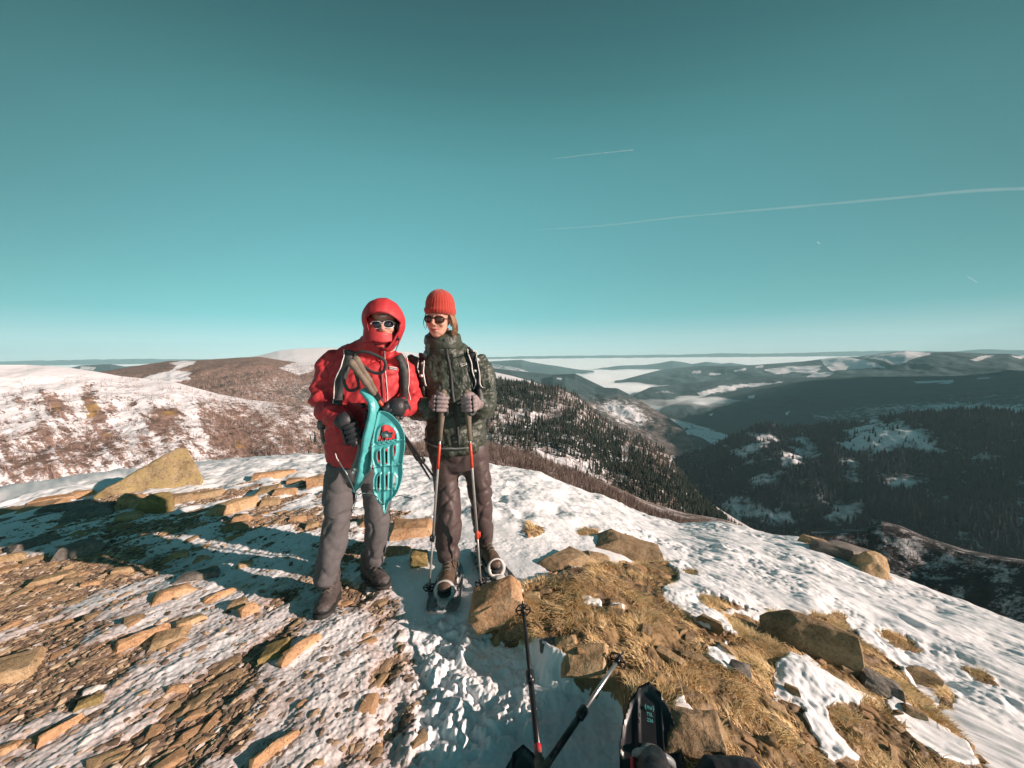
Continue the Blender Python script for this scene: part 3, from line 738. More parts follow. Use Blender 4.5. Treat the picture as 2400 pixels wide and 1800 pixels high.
def leafy(name, c0, c1, scale):
    m = NT(name); m.set(color=m.mix(m.ramp(m.noise(scale, 3, .6), [(.35, 0), (.65, 1)]), c0, c1), rough=.9, spec=.1); return m.m
m_con = leafy('conifer_needles', (.014, .022, .020), (.048, .058, .042), .08)
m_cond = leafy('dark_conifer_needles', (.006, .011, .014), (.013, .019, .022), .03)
m_twig = leafy('bare_twigs', (.105, .078, .068), (.27, .205, .175), .06)
m_twl = leafy('pale_twigs', (.22, .15, .125), (.42, .31, .26), .06)

def con_zone(u, v, x, y):
    n = fbm(x / 40, y / 40, 21, 3)
    z = ss(-25, 25, poly_sd(u + 25 * n, v + 18 * n, [(1140, 1020), (1240, 1000), (1330, 985), (1450, 1040), (1500, 1080), (1600, 1130), (1720, 1240), (1540, 1230), (1420, 1130), (1300, 1080), (1200, 1050), (1140, 1050)]))
    gap = ss(-5, 8, poly_sd(u + 8 * n, v + 6 * n, [(1265, 1062), (1300, 1075), (1340, 1080), (1392, 1090), (1380, 1108), (1320, 1098), (1270, 1078)])) + ss(-5, 8, poly_sd(u, v, [(1450, 1050), (1475, 1040), (1480, 1080), (1460, 1085)]))
    z2 = .03 + .28 * ss(.1, .4, fbm(x / 30, y / 30, 26, 3)) + .4 * ss(-20, 20, poly_sd(u, v, [(1150, 900), (1230, 905), (1300, 930), (1270, 960), (1160, 980)]))
    return np.clip(z * .9 + z2 + .05 * ss(.2, .5, n) - gap, 0, 1)
P = sample_ridge(rA, 11000, con_zone, 3)
PL = sample_ridge(rL, 150, lambda u, v, x, y: .8 * ss(-6, 10, poly_sd(u, v, [(690, 1040), (760, 1020), (765, 1095), (690, 1095)])) + .5 * ss(-4, 6, poly_sd(u, v, [(470, 985), (510, 1000), (500, 1020), (475, 1010)])), 5)
P = np.concatenate([P, PL])
H = (10 + 11 * rng.random(len(P))) * np.clip(np.hypot(P[:, 0], P[:, 1]) / 900, .62, 1.15); W = H * (.15 + .06 * rng.random(len(P)))
big = np.argsort(-(H / np.hypot(P[:, 0], P[:, 1])))
ind = big[:150]; rest = big[150:]
V, Fc = cones(P[rest], H[rest], W[rest], 2, 5, 1)
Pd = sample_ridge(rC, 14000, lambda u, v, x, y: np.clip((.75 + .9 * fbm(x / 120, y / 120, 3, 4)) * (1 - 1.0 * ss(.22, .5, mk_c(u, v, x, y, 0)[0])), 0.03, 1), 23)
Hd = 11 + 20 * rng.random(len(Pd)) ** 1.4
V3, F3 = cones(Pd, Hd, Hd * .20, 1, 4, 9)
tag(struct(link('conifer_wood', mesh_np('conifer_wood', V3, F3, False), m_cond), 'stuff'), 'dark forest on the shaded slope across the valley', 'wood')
tag(struct(link('conifer_wood', mesh_np('conifer_wood', V, Fc, False), m_con), 'stuff'), 'dark mass of conifers covering the spur to the right of the walkers', 'wood')
protos = []
for k in range(5):
    V, Fc = cones(np.zeros((1, 3)), np.array([1.0]), np.array([.18 + .02 * (k % 3)]), 5, 7, 40 + k)
    me = mesh_np('conifer_tree', V, Fc, False); me.materials.append(m_con); protos.append(me)
for q, i in enumerate(ind):
    o = bpy.data.objects.new('conifer_tree', protos[q % 5]); col.objects.link(o)
    o.location = P[i]; o.scale = (H[i], H[i], H[i] * 1.05); o.rotation_euler = (0, 0, q * 1.7)
    tag(o, 'small dark conifer on the near edge of the wooded spur behind the walkers', 'tree', 'conifers along the near edge of the spur')
def bare_zone(u, v, x, y):
    n = fbm(x / 50, y / 50, 31, 3)
    return np.clip(.75 + .6 * n - .75 * con_zone(u, v, x, y), 0, 1)
P = sample_ridge(rA, 12000, bare_zone, 8)
H = 9 + 6 * rng.random(len(P))
V1, F1 = twigs(P, H, 8, .22, .030, 2)
P = sample_ridge(rD, 15000, lambda u, v, x, y: .7 + .6 * fbm(x / 12, y / 12, 3, 3), 9)
H = 2.0 + 4.5 * rng.random(len(P)) ** 1.5
V2, F2 = twigs(P, H, 8, .35, .030, 4)
P = sample_ridge(rE, 1600, lambda u, v, x, y: .5 + 1.2 * fbm(x / 30, y / 30, 3, 3), 19)
H = 3 + 5 * rng.random(len(P))
V3, F3 = twigs(P, H, 7, .3, .03, 5)
tag(struct(link('bare_wood', mesh_np('bare_wood', V3, F3, False), m_twig), 'stuff'), 'leafless thicket on the broken ground low on the right', 'wood')
tag(struct(link('bare_wood', mesh_np('bare_wood', np.concatenate([V1, V2]), np.concatenate([F1, F2 + len(V1)]), False), m_twig), 'stuff'), 'leafless brown woodland on the slopes right of the walkers', 'wood')
def bl(u, v, x, y):
    n = fbm(x / 18, y / 18, 33, 3)
    rt = ss(-20, 60, poly_sd(u, v, [(450, 915), (560, 930), (720, 950), (1120, 1000), (1120, 1300), (640, 1300), (520, 1120), (470, 1000)]))
    low = ss(990, 1090, v + .05 * u)
    return np.clip(rt * (.8 + .5 * n) + low * (.25 + .9 * n) * .6 + .5 * ss(.05, .35, n) * ss(885, 950, v + .1 * u), 0, 1)
P = sample_ridge(rL, 15000, bl, 12)
H = 2.0 + 5.0 * rng.random(len(P)) ** 1.6
V1, F1 = twigs(P, H, 8, .30, .024, 6)
P = sample_ridge(rB, 7000, lambda u, v, x, y: np.clip(ss(430, 700, u) * .8 * ss(860, 900, v), 0, 1), 13)
H = 12 + 7 * rng.random(len(P))
V2, F2 = twigs(P, H, 7, .25, .035, 7)
tag(struct(link('bare_wood', mesh_np('bare_wood', np.concatenate([V1, V2]), np.concatenate([F1, F2 + len(V1)]), False), m_twl), 'stuff'), 'thin leafless trees scattered over the snowy slope on the left', 'wood')

# village houses in the valley
def house_mesh(w, d, h):
    bm = bmesh.new()
    a = [bm.verts.new(p) for p in ((-w, -d, 0), (w, -d, 0), (w, d, 0), (-w, d, 0), (-w, -d, h), (w, -d, h), (w, d, h), (-w, d, h))]
    for f in ((0, 1, 5, 4), (1, 2, 6, 5), (2, 3, 7, 6), (3, 0, 4, 7)): bm.faces.new([a[i] for i in f])
    e = 1.12
    r = [bm.verts.new(p) for p in ((-w * e, -d * e, h), (w * e, -d * e, h), (w * e, d * e, h), (-w * e, d * e, h), (-w * e, 0, h * 1.7), (w * e, 0, h * 1.7))]
    for f in ((0, 1, 5, 4), (2, 3, 4, 5), (1, 2, 5), (3, 0, 4), (0, 3, 2, 1)):
        q = bm.faces.new([r[i] for i in f]); q.material_index = 1
    me = bpy.data.meshes.new('house'); bm.to_mesh(me); bm.free(); return me
mw = NT('house_wall').set(color=(.62, .55, .48), rough=.8); mr = NT('house_roof').set(color=(.28, .13, .09), rough=.8); ms = NT('snow_roof').set(color=(.75, .75, .76), rough=.8)
hm = [house_mesh(8, 6, 7), house_mesh(11, 6, 8), house_mesh(7, 7, 9)]
for i, h in enumerate(hm): h.materials.append(mw); h.materials.append(ms if i == 1 else mr)
rr_ = random.Random(4)
for i in range(46):
    u_ = rr_.uniform(1545, 1668); v_ = 1062 - (u_ - 1600) * .16 + rr_.uniform(-12, 10)
    p = hit(u_, v_, lambda x, y: -652 + 0 * x, 800, 6000)
    o = bpy.data.objects.new('village_house', hm[i % 3]); col.objects.link(o)
    o.location = (p[0], p[1], -653); o.rotation_euler = (0, 0, rr_.uniform(-.5, .5)); s_ = rr_.uniform(.9, 1.5); o.scale = (s_,) * 3
    tag(o, 'tiny house of the snowy village on the valley floor', 'house', 'village houses on the valley floor')

# air
hb = bpy.data.meshes.new('haze')
bm = bmesh.new(); bmesh.ops.create_cube(bm, size=1); bm.to_mesh(hb); bm.free()
hz = bpy.data.objects.new('haze', hb); col.objects.link(hz)
hz.scale = (90000, 30000, 1960); hz.location = (0, 12500, 70)
m = NT('haze'); m.t.nodes.remove(m.b)
pv = m.n('ShaderNodeVolumePrincipled'); pv.inputs['Color'].default_value = (.52, .84, .91, 1); pv.inputs['Density'].default_value = HAZE_DENSITY = 3.2e-5
pv.inputs['Anisotropy'].default_value = 0.0
m.l(pv.outputs[0], m.t.nodes['Material Output'].inputs['Volume'])
hb.materials.append(m.m)
struct(hz, 'stuff')

# ------------------------------------------------------------------ stones
def surf_z(x, y):
    z, _ = ground_height(np.array([float(x)]), np.array([float(y)]), fine=False)
    return float(z[0])
def surf_pts(x, y):
    return ground_height(np.asarray(x, float), np.asarray(y, float), fine=False)[0]
def ghit(u, v):
    """line of sight meets the finished ground"""
    d = ray(u, v)
    r = np.geomspace(.7, 14, 500)
    Pp = CAM + d * r[:, None]
    b = np.nonzero(Pp[:, 2] < surf_pts(Pp[:, 0], Pp[:, 1]))[0]
    return Pp[b[0]] if len(b) else Pp[-1]

def stone_mat(name, a, b, c, lichen=None, sc=9.0, amt=.5):
    m = NT(name)
    n1 = m.noise(sc, 5, .65); n2 = m.noise(sc * 6, 4, .7); n3 = m.noise(sc * 1.5, 3, .6, scl=(1, 1, 6))
    k = m.ramp(n1, [(.3, a), (.5, b), (.72, c)])
    k = m.mix(m.ramp(n2, [(.35, .45), (.55, 0)]), k, tuple(x * .35 for x in a))
    k = m.mix(m.ramp(n3, [(.55, 0), (.7, .4)]), k, c)
    if lichen: k = m.mix(m.ramp(m.noise(sc * .9, 5, .75, scl=(1.3, 1, 1)), [(.5 - .25 * (amt - .3), 0), (.6, .9)]), k, lichen)
    v = m.n('ShaderNodeTexVoronoi', feature='DISTANCE_TO_EDGE'); v.inputs['Scale'].default_value = sc * .35
    tcn = m.n('ShaderNodeTexCoord'); dn = m.noise(sc * .8, 4, .6, out='Color')
    ad = m.mix(.35, tcn.outputs['Object'], dn, 'ADD') if False else m.n('ShaderNodeVectorMath', operation='ADD')
    m.l(tcn.outputs['Object'], ad.inputs[0]); m.l(dn, ad.inputs[1]); m.l(ad.outputs[0], v.inputs['Vector'])
    cr = m.ramp(v.outputs['Distance'], [(0, .8), (.012, 0)])
    k = m.mix(cr, k, (.05, .035, .025))
    m.set(color=k, rough=.85, spec=.2)
    h = m.math('ADD', m.math('MULTIPLY', n2, .5), m.math('ADD', n1, m.math('MULTIPLY', cr, -.5)))
    m.bump(h, .55, .02)
    return m.m
SM = dict(orange=stone_mat('orange_stone', (.33, .19, .10), (.48, .29, .16), (.56, .39, .24)),
          tan=stone_mat('tan_stone', (.30, .20, .115), (.44, .30, .165), (.52, .39, .25)),
          brown=stone_mat('brown_stone', (.20, .135, .08), (.31, .215, .125), (.40, .30, .19)),
          grey=stone_mat('grey_stone', (.12, .11, .10), (.19, .17, .15), (.27, .24, .20)),
          lichen=stone_mat('lichen_stone', (.22, .155, .085), (.36, .265, .15), (.44, .34, .21), (.35, .265, .115), 8, .4),
          mossy=stone_mat('mossy_stone', (.20, .14, .06), (.33, .24, .10), (.42, .30, .15), (.21, .165, .07), 12, .5),
          quartz=stone_mat('pale_quartz', (.55, .50, .46), (.68, .64, .60), (.76, .73, .70)))

def stone_shape(L, W, H, seed, sharp=.2, cuts=3, rough=.035, peak=None, flat=.0, low=.55):
    r = random.Random(seed)
    pts = []
    for sx in (-1, 1):
        for sy in (-1, 1):
            j = lambda a: 1 + r.uniform(-sharp, sharp) * a
            pts.append((sx * L / 2 * j(1) , sy * W / 2 * j(1), -.35 * H - .02))
            pts.append((sx * L / 2 * j(1) * .98, sy * W / 2 * j(1), H * .25 * j(1)))
            tx = 1 - sharp * r.uniform(.3, 2.0)
            pts.append((sx * L / 2 * tx, sy * W / 2 * tx * j(.6), H * (r.uniform(.62, .95) if not flat else 1 - flat * r.random())))
    for _ in range(3):
        a = r.uniform(0, 6.28); q = r.uniform(.2, .95)
        pts.append((math.cos(a) * L / 2 * q, math.sin(a) * W / 2 * q, H * (1.02 - .35 * q)))
    if peak:
        pts = [(x, y, min(z, H * low * (1 if x > 0 else .55))) if z > 0 else (x, y, z) for x, y, z in pts] + [(peak[0] * L, peak[1] * W, H), (peak[0] * L + .1 * L, peak[1] * W, H * .96)]
    bm = bmesh.new()
    vs_ = [bm.verts.new(p) for p in pts]
    res = bmesh.ops.convex_hull(bm, input=vs_)
    bmesh.ops.delete(bm, geom=list({g for g in res['geom_unused'] + res['geom_interior'] if isinstance(g, bmesh.types.BMVert)}), context='VERTS')
    s = min(L, W, max(H, .02))
    bmesh.ops.bevel(bm, geom=bm.edges[:], offset=s * .022, segments=1, affect='EDGES', clamp_overlap=True)
    bmesh.ops.triangulate(bm, faces=bm.faces[:])
    bmesh.ops.subdivide_edges(bm, edges=[e for e in bm.edges if e.calc_length() > s * .25], cuts=1, use_grid_fill=True)
    for _ in range(cuts - 1):
        bmesh.ops.triangulate(bm, faces=bm.faces[:])
        bmesh.ops.subdivide_edges(bm, edges=[e for e in bm.edges if e.calc_length() > s * .12], cuts=1, use_grid_fill=True)
    bm.normal_update()
    off = Vector((seed * 3.1, seed * 1.7, 0))
    size = (L + W) / 2
    for v in bm.verts:
        p = v.co / size * 2.2 + off
        d = mnoise.fractal(p, 1.0, 2.1, 4) * rough * size
        lay = math.sin((v.co.z / max(H, .01) * 5 + mnoise.noise(p) * 2.0) * 3.0) * rough * size * .22 * (1 - abs(v.normal.z))
        v.co += v.normal * (d + lay)
    me = bpy.data.meshes.new('stone'); bm.to_mesh(me); bm.free()
    me.polygons.foreach_set('use_smooth', [True] * len(me.polygons))
    try:
        me.set_sharp_from_angle(angle=R(22))
    except Exception:
        pass
    return me

RK = 0
def stone(u0, v0, u1, v1, kind, label, stand=.6, d='-', name='rock', w=None, cat=None, group=None, **kw):
    """a stone covering roughly this box of the view, lying on the ground"""
    global RK
    RK += 1
    uc = (u0 + u1) / 2
    A = ghit(uc, v1)
    yB = A[1]
    H = max(.02, stand * (v1 - v0) / FPX * yB)
    if d == '-':
        L = (u1 - u0) / FPX * yB
        T = ghit(uc, v0 + stand * (v1 - v0)); W = max(.35 * L if w is None else w * L, min(L, T[1] - A[1]))
        C_ = A + (T - A) * .5; ang = math.atan2(ray(uc, v1)[0], ray(uc, v1)[1]) * -1 * .6
    else:
        P0 = ghit(u0, v1) if d == '/' else ghit(u0, v0 + stand * (v1 - v0)); P1 = ghit(u1, v0 + stand * (v1 - v0)) if d == '/' else ghit(u1, v1)
        e = P1 - P0; L = math.hypot(e[0], e[1]); ang = math.atan2(e[1], e[0]); W = (w or .3) * L; C_ = (P0 + P1) / 2
    me = stone_shape(L, W, H, RK, **kw)
    o = link(name, me, SM[kind])
    z = surf_z(C_[0], C_[1])
    # follow the ground
    gx = (surf_z(C_[0] + .15, C_[1]) - surf_z(C_[0] - .15, C_[1])) / .3; gy = (surf_z(C_[0], C_[1] + .15) - surf_z(C_[0], C_[1] - .15)) / .3
    nrm = Vector((-gx * .7, -gy * .7, 1)).normalized()
    q = Vector((0, 0, 1)).rotation_difference(nrm)
    o.rotation_euler = (q @ Euler((0, 0, ang)).to_quaternion()).to_euler()
    o.location = (C_[0], C_[1], z - .1 * H)
    tag(o, label, cat or ('boulder' if name == 'boulder' else 'rock'), group)
    return o

S_ = stone
S_(272, 1034, 458, 1146, 'lichen', 'big pointed boulder covered in yellow lichen at the crest on the left', .92, name='boulder', peak=(.27, 0), low=.30, sharp=.16, rough=.045, cuts=4, w=.45)
S_(588, 1088, 694, 1126, 'orange', 'long orange slab on the crest snow left of the red jacket hiker', .5, '/', w=.3)
S_(722, 1104, 764, 1142, 'orange', 'blocky bright orange stone just left of the red jacket hiker', .8)
S_(673, 1112, 717, 1134, 'orange', 'small flat orange stone behind the pair of tan stones on the crest', .7)
S_(606, 1130, 656, 1158, 'tan', 'tan stone in front of the long orange crest slab', .6)
S_(642, 1138, 692, 1162, 'orange', 'rounded orange stone right beside a tan stone on the crest snow', .6)
S_(614, 1156, 656, 1187, 'tan', 'small angular tan stone below the rounded orange one on the left crest', .7)
S_(488, 1146, 596, 1212, 'tan', 'long tan slab leaning up out of the snow in the middle of the left side', .55, '/', w=.35)
S_(436, 1140, 516, 1172, 'tan', 'tan block at the right end of the low stone row', .6)
S_(384, 1148, 445, 1185, 'brown', 'brown block in the middle of the low stone row', .6)
S_(338, 1133, 404, 1205, 'mossy', 'mossy hump of rock just in front of the lichen boulder', .7, name='boulder')
S_(284, 1142, 342, 1196, 'orange', 'reddish stone with a pale top left of the mossy hump', .7)
S_(254, 1170, 288, 1200, 'orange', 'small square orange stone at the edge of the dark rocks', .7)
S_(174, 1166, 262, 1216, 'grey', 'dark shaded rock next to the small square orange stone', .6)
S_(116, 1168, 216, 1198, 'grey', 'dark shaded rock behind another dark rock on the left', .6)
S_(-10, 1166, 70, 1204, 'brown', 'brown flat rock at the left edge of the picture near the crest', .5)
S_(60, 1170, 134, 1196, 'orange', 'low orange slab beside the brown flat rock near the left edge', .45)
S_(172, 1146, 220, 1166, 'orange', 'thin orange slab just above the dark shaded rocks', .6)
S_(92, 1158, 176, 1174, 'orange', 'thin reddish slab in line with the low snow edge on the left', .5)
S_(18, 1240, 136, 1298, 'grey', 'wide grey slab lying in shadow on the left', .35, '/', w=.5)
S_(144, 1254, 224, 1312, 'grey', 'upright grey slab in shadow right of the wide grey slab', .7)
S_(280, 1194, 322, 1222, 'tan', 'tan wedge of stone just below the mossy hump', .6)
S_(548, 1194, 586, 1226, 'orange', 'upright orange stone in the snow at the edge of the long shadow', .8)
S_(522, 1218, 580, 1246, 'brown', 'crumbly brown stone leaning against the upright orange stone', .5)
S_(680, 1204, 716, 1224, 'orange', 'small orange stone beside the knee of the red jacket hiker', .6)
S_(716, 1212, 748, 1240, 'tan', 'tan stone close to the knee of the red jacket hiker', .6)
S_(-6, 1288, 50, 1328, 'tan', 'rounded tan stone cut by the left edge above the gravel', .6)
S_(-8, 1322, 42, 1346, 'orange', 'flat orange stone below the rounded tan stone at the left edge', .4)
S_(68, 1330, 184, 1378, 'tan', 'broad tan slab lying in the gravel at the left', .35, '/', w=.45, flat=.2)
S_(194, 1354, 230, 1378, 'orange', 'small orange stone right of the broad tan slab', .5)
S_(268, 1324, 308, 1352, 'tan', 'tan stone at the near edge of the long shadow', .5)
S_(400, 1284, 438, 1312, 'tan', 'tan stone tip catching sun inside the long shadow', .7)
S_(458, 1297, 488, 1319, 'orange', 'small orange stone just below the sunlit tip in the shadow', .6)
S_(558, 1312, 592, 1331, 'tan', 'tan pebble on the sunlit strip left of the boots', .5, w=.6)
S_(352, 1352, 452, 1414, 'orange', 'large smooth tan and orange stone lying alone on the ice', .45, '/', w=.5, sharp=.3)
S_(424, 1334, 508, 1364, 'grey', 'grey slab in shadow behind the large smooth stone', .4)
S_(476, 1368, 552, 1412, 'orange', 'narrow orange slab stretched along the ice below the shadow', .35, '/', w=.22)
S_(538, 1392, 580, 1432, 'brown', 'brown wedge left of a small bright orange stone', .5)
S_(560, 1402, 606, 1448, 'orange', 'bright orange wedge near the shadow of the boot', .6, '/', w=.4)
S_(256, 1442, 396, 1538, 'orange', 'long curved orange slab edging a pocket of snow', .35, '/', w=.2, rough=.05)
S_(358, 1462, 432, 1524, 'tan', 'flat five sided tan stone in the middle of the left ground', .3, flat=.2)
S_(408, 1436, 482, 1478, 'tan', 'pale tan slab touching the flat five sided stone', .3, '/', w=.45, flat=.2)
S_(-30, 1498, 84, 1630, 'tan', 'large pale flat boulder at the left edge below the gravel', .3, name='boulder', sharp=.14, w=.8, flat=.15)
S_(660, 1466, 750, 1562, 'orange', 'long orange slab beside a hollow in the ice near the left boot', .3, '/', w=.2)
S_(612, 1488, 680, 1562, 'mossy', 'crumbly mossy stone in the hollow next to the long orange slab', .3, w=.5)
S_(582, 1678, 704, 1812, 'orange', 'long narrow slab at the bottom throwing a dark shadow to its left', .28, '/', w=.13)
S_(80, 1658, 196, 1758, 'orange', 'long low slab running through the gravel at bottom left', .28, '/', w=.14)
S_(176, 1622, 242, 1668, 'mossy', 'mossy brown block in the gravel at bottom left', .4, '/', w=.5)
S_(-14, 1722, 38, 1775, 'orange', 'orange stone cut by the bottom left edge', .4)
S_(394, 1598, 438, 1632, 'orange', 'small square orange stone in the gravel', .5)
S_(196, 1604, 238, 1632, 'quartz', 'white lump of quartz in the gravel', .6, sharp=.3)
S_(238, 1768, 290, 1796, 'lichen', 'yellowish stone near the bottom left', .4)
S_(735, 1776, 760, 1800, 'tan', 'small tan stone at the bottom edge right of the long narrow slab', .5)
S_(470, 1600, 512, 1630, 'tan', 'small pointed tan stone right of the small square orange stone', .4, '/', w=.4)
S_(910, 1196, 1018, 1262, 'orange', 'wide orange rock behind the two hikers', .5, sharp=.15, w=.6)
S_(838, 1198, 912, 1240, 'orange', 'orange rock seen between the legs of the red jacket hiker', .6)
S_(960, 1262, 1006, 1340, 'mossy', 'dark mossy rock just left of the right hiker boots', .5, w=.9)
S_(905, 1272, 962, 1302, 'orange', 'small orange rock between the two pairs of boots', .5)
S_(1104, 1348, 1226, 1436, 'orange', 'big orange block at the foot of the grass carrying a pole shadow', .55, name='boulder', sharp=.13, cuts=4, w=.7, rough=.02)
S_(1222, 1378, 1268, 1414, 'lichen', 'olive stone wedged behind the big orange block', .7)
S_(1262, 1374, 1294, 1394, 'brown', 'small brown stone right of the olive stone', .6)
S_(1398, 1232, 1566, 1318, 'brown', 'large rounded brown boulder in the snow right of the hikers', .62, name='boulder', sharp=.25, cuts=4, w=.55)
S_(1288, 1284, 1360, 1334, 'brown', 'pointed brown rock showing through the snow left of the rounded boulder', .5, '/', w=.5)
S_(1366, 1288, 1430, 1318, 'tan', 'low tan rock at the left foot of the rounded boulder', .5)
S_(1420, 1400, 1462, 1450, 'tan', 'tall narrow tan stone standing in the grass', .75, w=.5)
S_(1334, 1424, 1370, 1456, 'tan', 'tan stone left of a small orange one in the grass', .5)
S_(1370, 1430, 1394, 1452, 'orange', 'small orange stone in the middle of the grass', .5)
S_(1300, 1480, 1354, 1520, 'tan', 'pale tan stone above the flat slab in the grass', .5)
S_(1312, 1518, 1430, 1616, 'tan', 'large flat slab in the grass crossed by the shadow of a pole', .10, name='boulder', flat=.1, w=.6)
S_(1536, 1498, 1602, 1564, 'tan', 'flat tan stone in the grass up from the ski goggle shaped gap', .3, '\\', w=.5)
S_(1530, 1626, 1700, 1780, 'brown', 'large rough brown boulder beside the black snowshoe', .4, name='boulder', cuts=4, rough=.06, w=.7)
S_(1186, 1452, 1240, 1500, 'brown', 'brown stone on the rim of the grass bank beside the left pole', .5)
S_(1264, 1494, 1312, 1514, 'grey', 'dark grey flat stone left of the pale tan stone in the grass', .4)
S_(1812, 1428, 1992, 1524, 'brown', 'big brown boulder at the border of grass and snow on the right', .85, name='boulder', cuts=4, w=.4, sharp=.3)
S_(1880, 1256, 1958, 1286, 'tan', 'low tan rock at the left end of the outcrop on the right skyline', .9)
S_(1946, 1266, 2014, 1312, 'grey', 'grey rock in the middle of the outcrop on the right skyline', .8, '\\', w=.4)
S_(2000, 1270, 2074, 1348, 'tan', 'jagged tan rock at the right end of the skyline outcrop', .8, w=.5, sharp=.4, rough=.07, cuts=4)
S_(1638, 1438, 1694, 1478, 'brown', 'flat brown stone in the snow between two grass patches', .4, '\\', w=.35)
S_(1710, 1540, 1760, 1592, 'grey', 'dark stone in a hollow of the grass right of centre', .6, w=.8)
S_(1782, 1624, 1844, 1682, 'tan', 'square tan slab between grass and the forked snow patch', .5, '\\', w=.6)
S_(1836, 1592, 1874, 1632, 'brown', 'thin brown slab above the square tan slab', .5, '\\', w=.35)
S_(2120, 1544, 2190, 1604, 'brown', 'pyramid shaped brown stone in the snow at the right', .8)
S_(2006, 1556, 2108, 1640, 'grey', 'rough dark grey boulder in the grass at the right', .55, name='boulder', cuts=4, rough=.07, w=.5)
S_(1958, 1538, 2036, 1602, 'brown', 'brown slab leaning against the rough dark grey boulder', .4, '\\', w=.35)
S_(2118, 1644, 2164, 1684, 'brown', 'brown stone below the rough dark grey boulder', .4)
S_(1990, 1700, 2016, 1732, 'tan', 'small tan stone standing between the lower snow patches', .7, w=.6)
S_(1500, 1460, 1530, 1490, 'brown', 'small brown stone in the grass right of the tall narrow one', .5)

# loose stones: countable small ones
rs = np.random.default_rng(11)
pool = {k: [stone_shape(1, .62, .22, 200 + i * 7 + j, sharp=.34, cuts=1, rough=.03) for j in range(4)] for i, k in enumerate(('orange', 'tan', 'brown'))}
for k, ms_ in pool.items():
    for me_ in ms_: me_.materials.append(SM[k])
def zone(F):
    return F['left'] * (.12 + F['gravel'])
cx = rs.uniform(-4.2, .3, 9000); cy = rs.uniform(.95, 4.6, 9000)
Fz = ground_fields(cx, cy); zc_ = ground_height(cx, cy, Fz, fine=False)[0]
ok = (rs.random(9000) < zone(Fz) * .8) & (Fz['u'] > -60) & (Fz['u'] < 1010) & (Fz['v'] < 1830)
cx, cy, zc_ = cx[ok], cy[ok], zc_[ok]
G1 = []
for i in range(min(300, len(cx))):
    k = ('orange', 'orange', 'tan', 'brown')[int(rs.integers(4))]
    o = bpy.data.objects.new('small_stone', pool[k][int(rs.integers(4))]); col.objects.link(o)
    s_ = .028 + .085 * rs.random() ** 2.2
    o.scale = (s_ * rs.uniform(.9, 1.6), s_, s_ * rs.uniform(.7, 1.1)); o.location = (cx[i], cy[i], zc_[i] - .002)
    o.rotation_euler = (rs.uniform(-.2, .2), rs.uniform(-.2, .2), 1.1 + rs.normal() * .4)
    tag(o, 'small loose stone half frozen into the gravel and ice on the left', 'stone', 'loose stones in the trodden ice on the left')
cx = rs.uniform(-.3, 3.4, 5000); cy = rs.uniform(.95, 3.6, 5000)
Fz = ground_fields(cx, cy); zc_ = ground_height(cx, cy, Fz, fine=False)[0]
ok = (rs.random(5000) < Fz['grass'] * .5) & (Fz['v'] < 1830) & (Fz['u'] < 2450)
cx, cy, zc_ = cx[ok], cy[ok], zc_[ok]
for i in range(min(90, len(cx))):
    k = ('tan', 'orange', 'brown')[int(rs.integers(3))]
    o = bpy.data.objects.new('small_stone', pool[k][int(rs.integers(4))]); col.objects.link(o)
    s_ = .04 + .05 * rs.random() ** 2
    o.scale = (s_ * rs.uniform(.9, 1.4), s_, s_ * rs.uniform(.7, 1.3)); o.location = (cx[i], cy[i], zc_[i])
    o.rotation_euler = (rs.uniform(-.5, .5), rs.uniform(-.5, .5), rs.uniform(0, 6))
    tag(o, 'small stone poking out of the dry grass', 'stone', 'small stones in the dry grass')

# gravel too fine to count
def pebbles(n, seed):
    r = np.random.default_rng(seed)
    x = r.uniform(-4.6, .4, n * 6); y = r.uniform(.9, 4.8, n * 6)
    Ff = ground_fields(x, y); z = ground_height(x, y, Ff, fine=False)[0]
    ok = (r.random(n * 6) < Ff['gravel'] * .9 + .06 * Ff['left']) & (Ff['u'] > -100) & (Ff['u'] < 1100) & (Ff['v'] < 1850)
    x, y, z = x[ok][:n], y[ok][:n], z[ok][:n]; n = len(x)
    ico = bpy.data.meshes.new('t'); b = bmesh.new(); bmesh.ops.create_icosphere(b, subdivisions=1, radius=1); b.to_mesh(ico); b.free()
    V0 = np.array([v.co[:] for v in ico.vertices]); F0 = np.array([p.vertices[:] for p in ico.polygons])
    s = (.003 + .014 * r.random(n) ** 3.0)[:, None, None]
    Vv = V0[None] * (1 + .35 * r.normal(size=(n, len(V0), 1)) * .6) * s * np.array([1.5, .9, .55])
    a = .9 + r.normal(size=n) * .5; c, s2 = np.cos(a)[:, None], np.sin(a)[:, None]
    Vx = Vv[..., 0] * c - Vv[..., 1] * s2; Vy = Vv[..., 0] * s2 + Vv[..., 1] * c
    V = np.stack([Vx + x[:, None], Vy + y[:, None], Vv[..., 2] + z[:, None] + .002], -1).reshape(-1, 3)
    Fc = (F0[None] + np.arange(n)[:, None, None] * len(V0)).reshape(-1, 3)
    me = mesh_np('gravel', V, Fc, False)
    set_attr(me, 'rnd', np.repeat(r.random(n), len(V0)))
    return me
m = NT('gravel')
m.set(color=m.ramp(m.attr('rnd'), [(0, (.10, .07, .05)), (.35, (.20, .14, .10)), (.7, (.34, .24, .15)), (.9, (.46, .35, .23)), (1, (.58, .54, .50))]), rough=.8, spec=.3)
struct(link('gravel', pebbles(20000, 5), m.m), 'stuff')

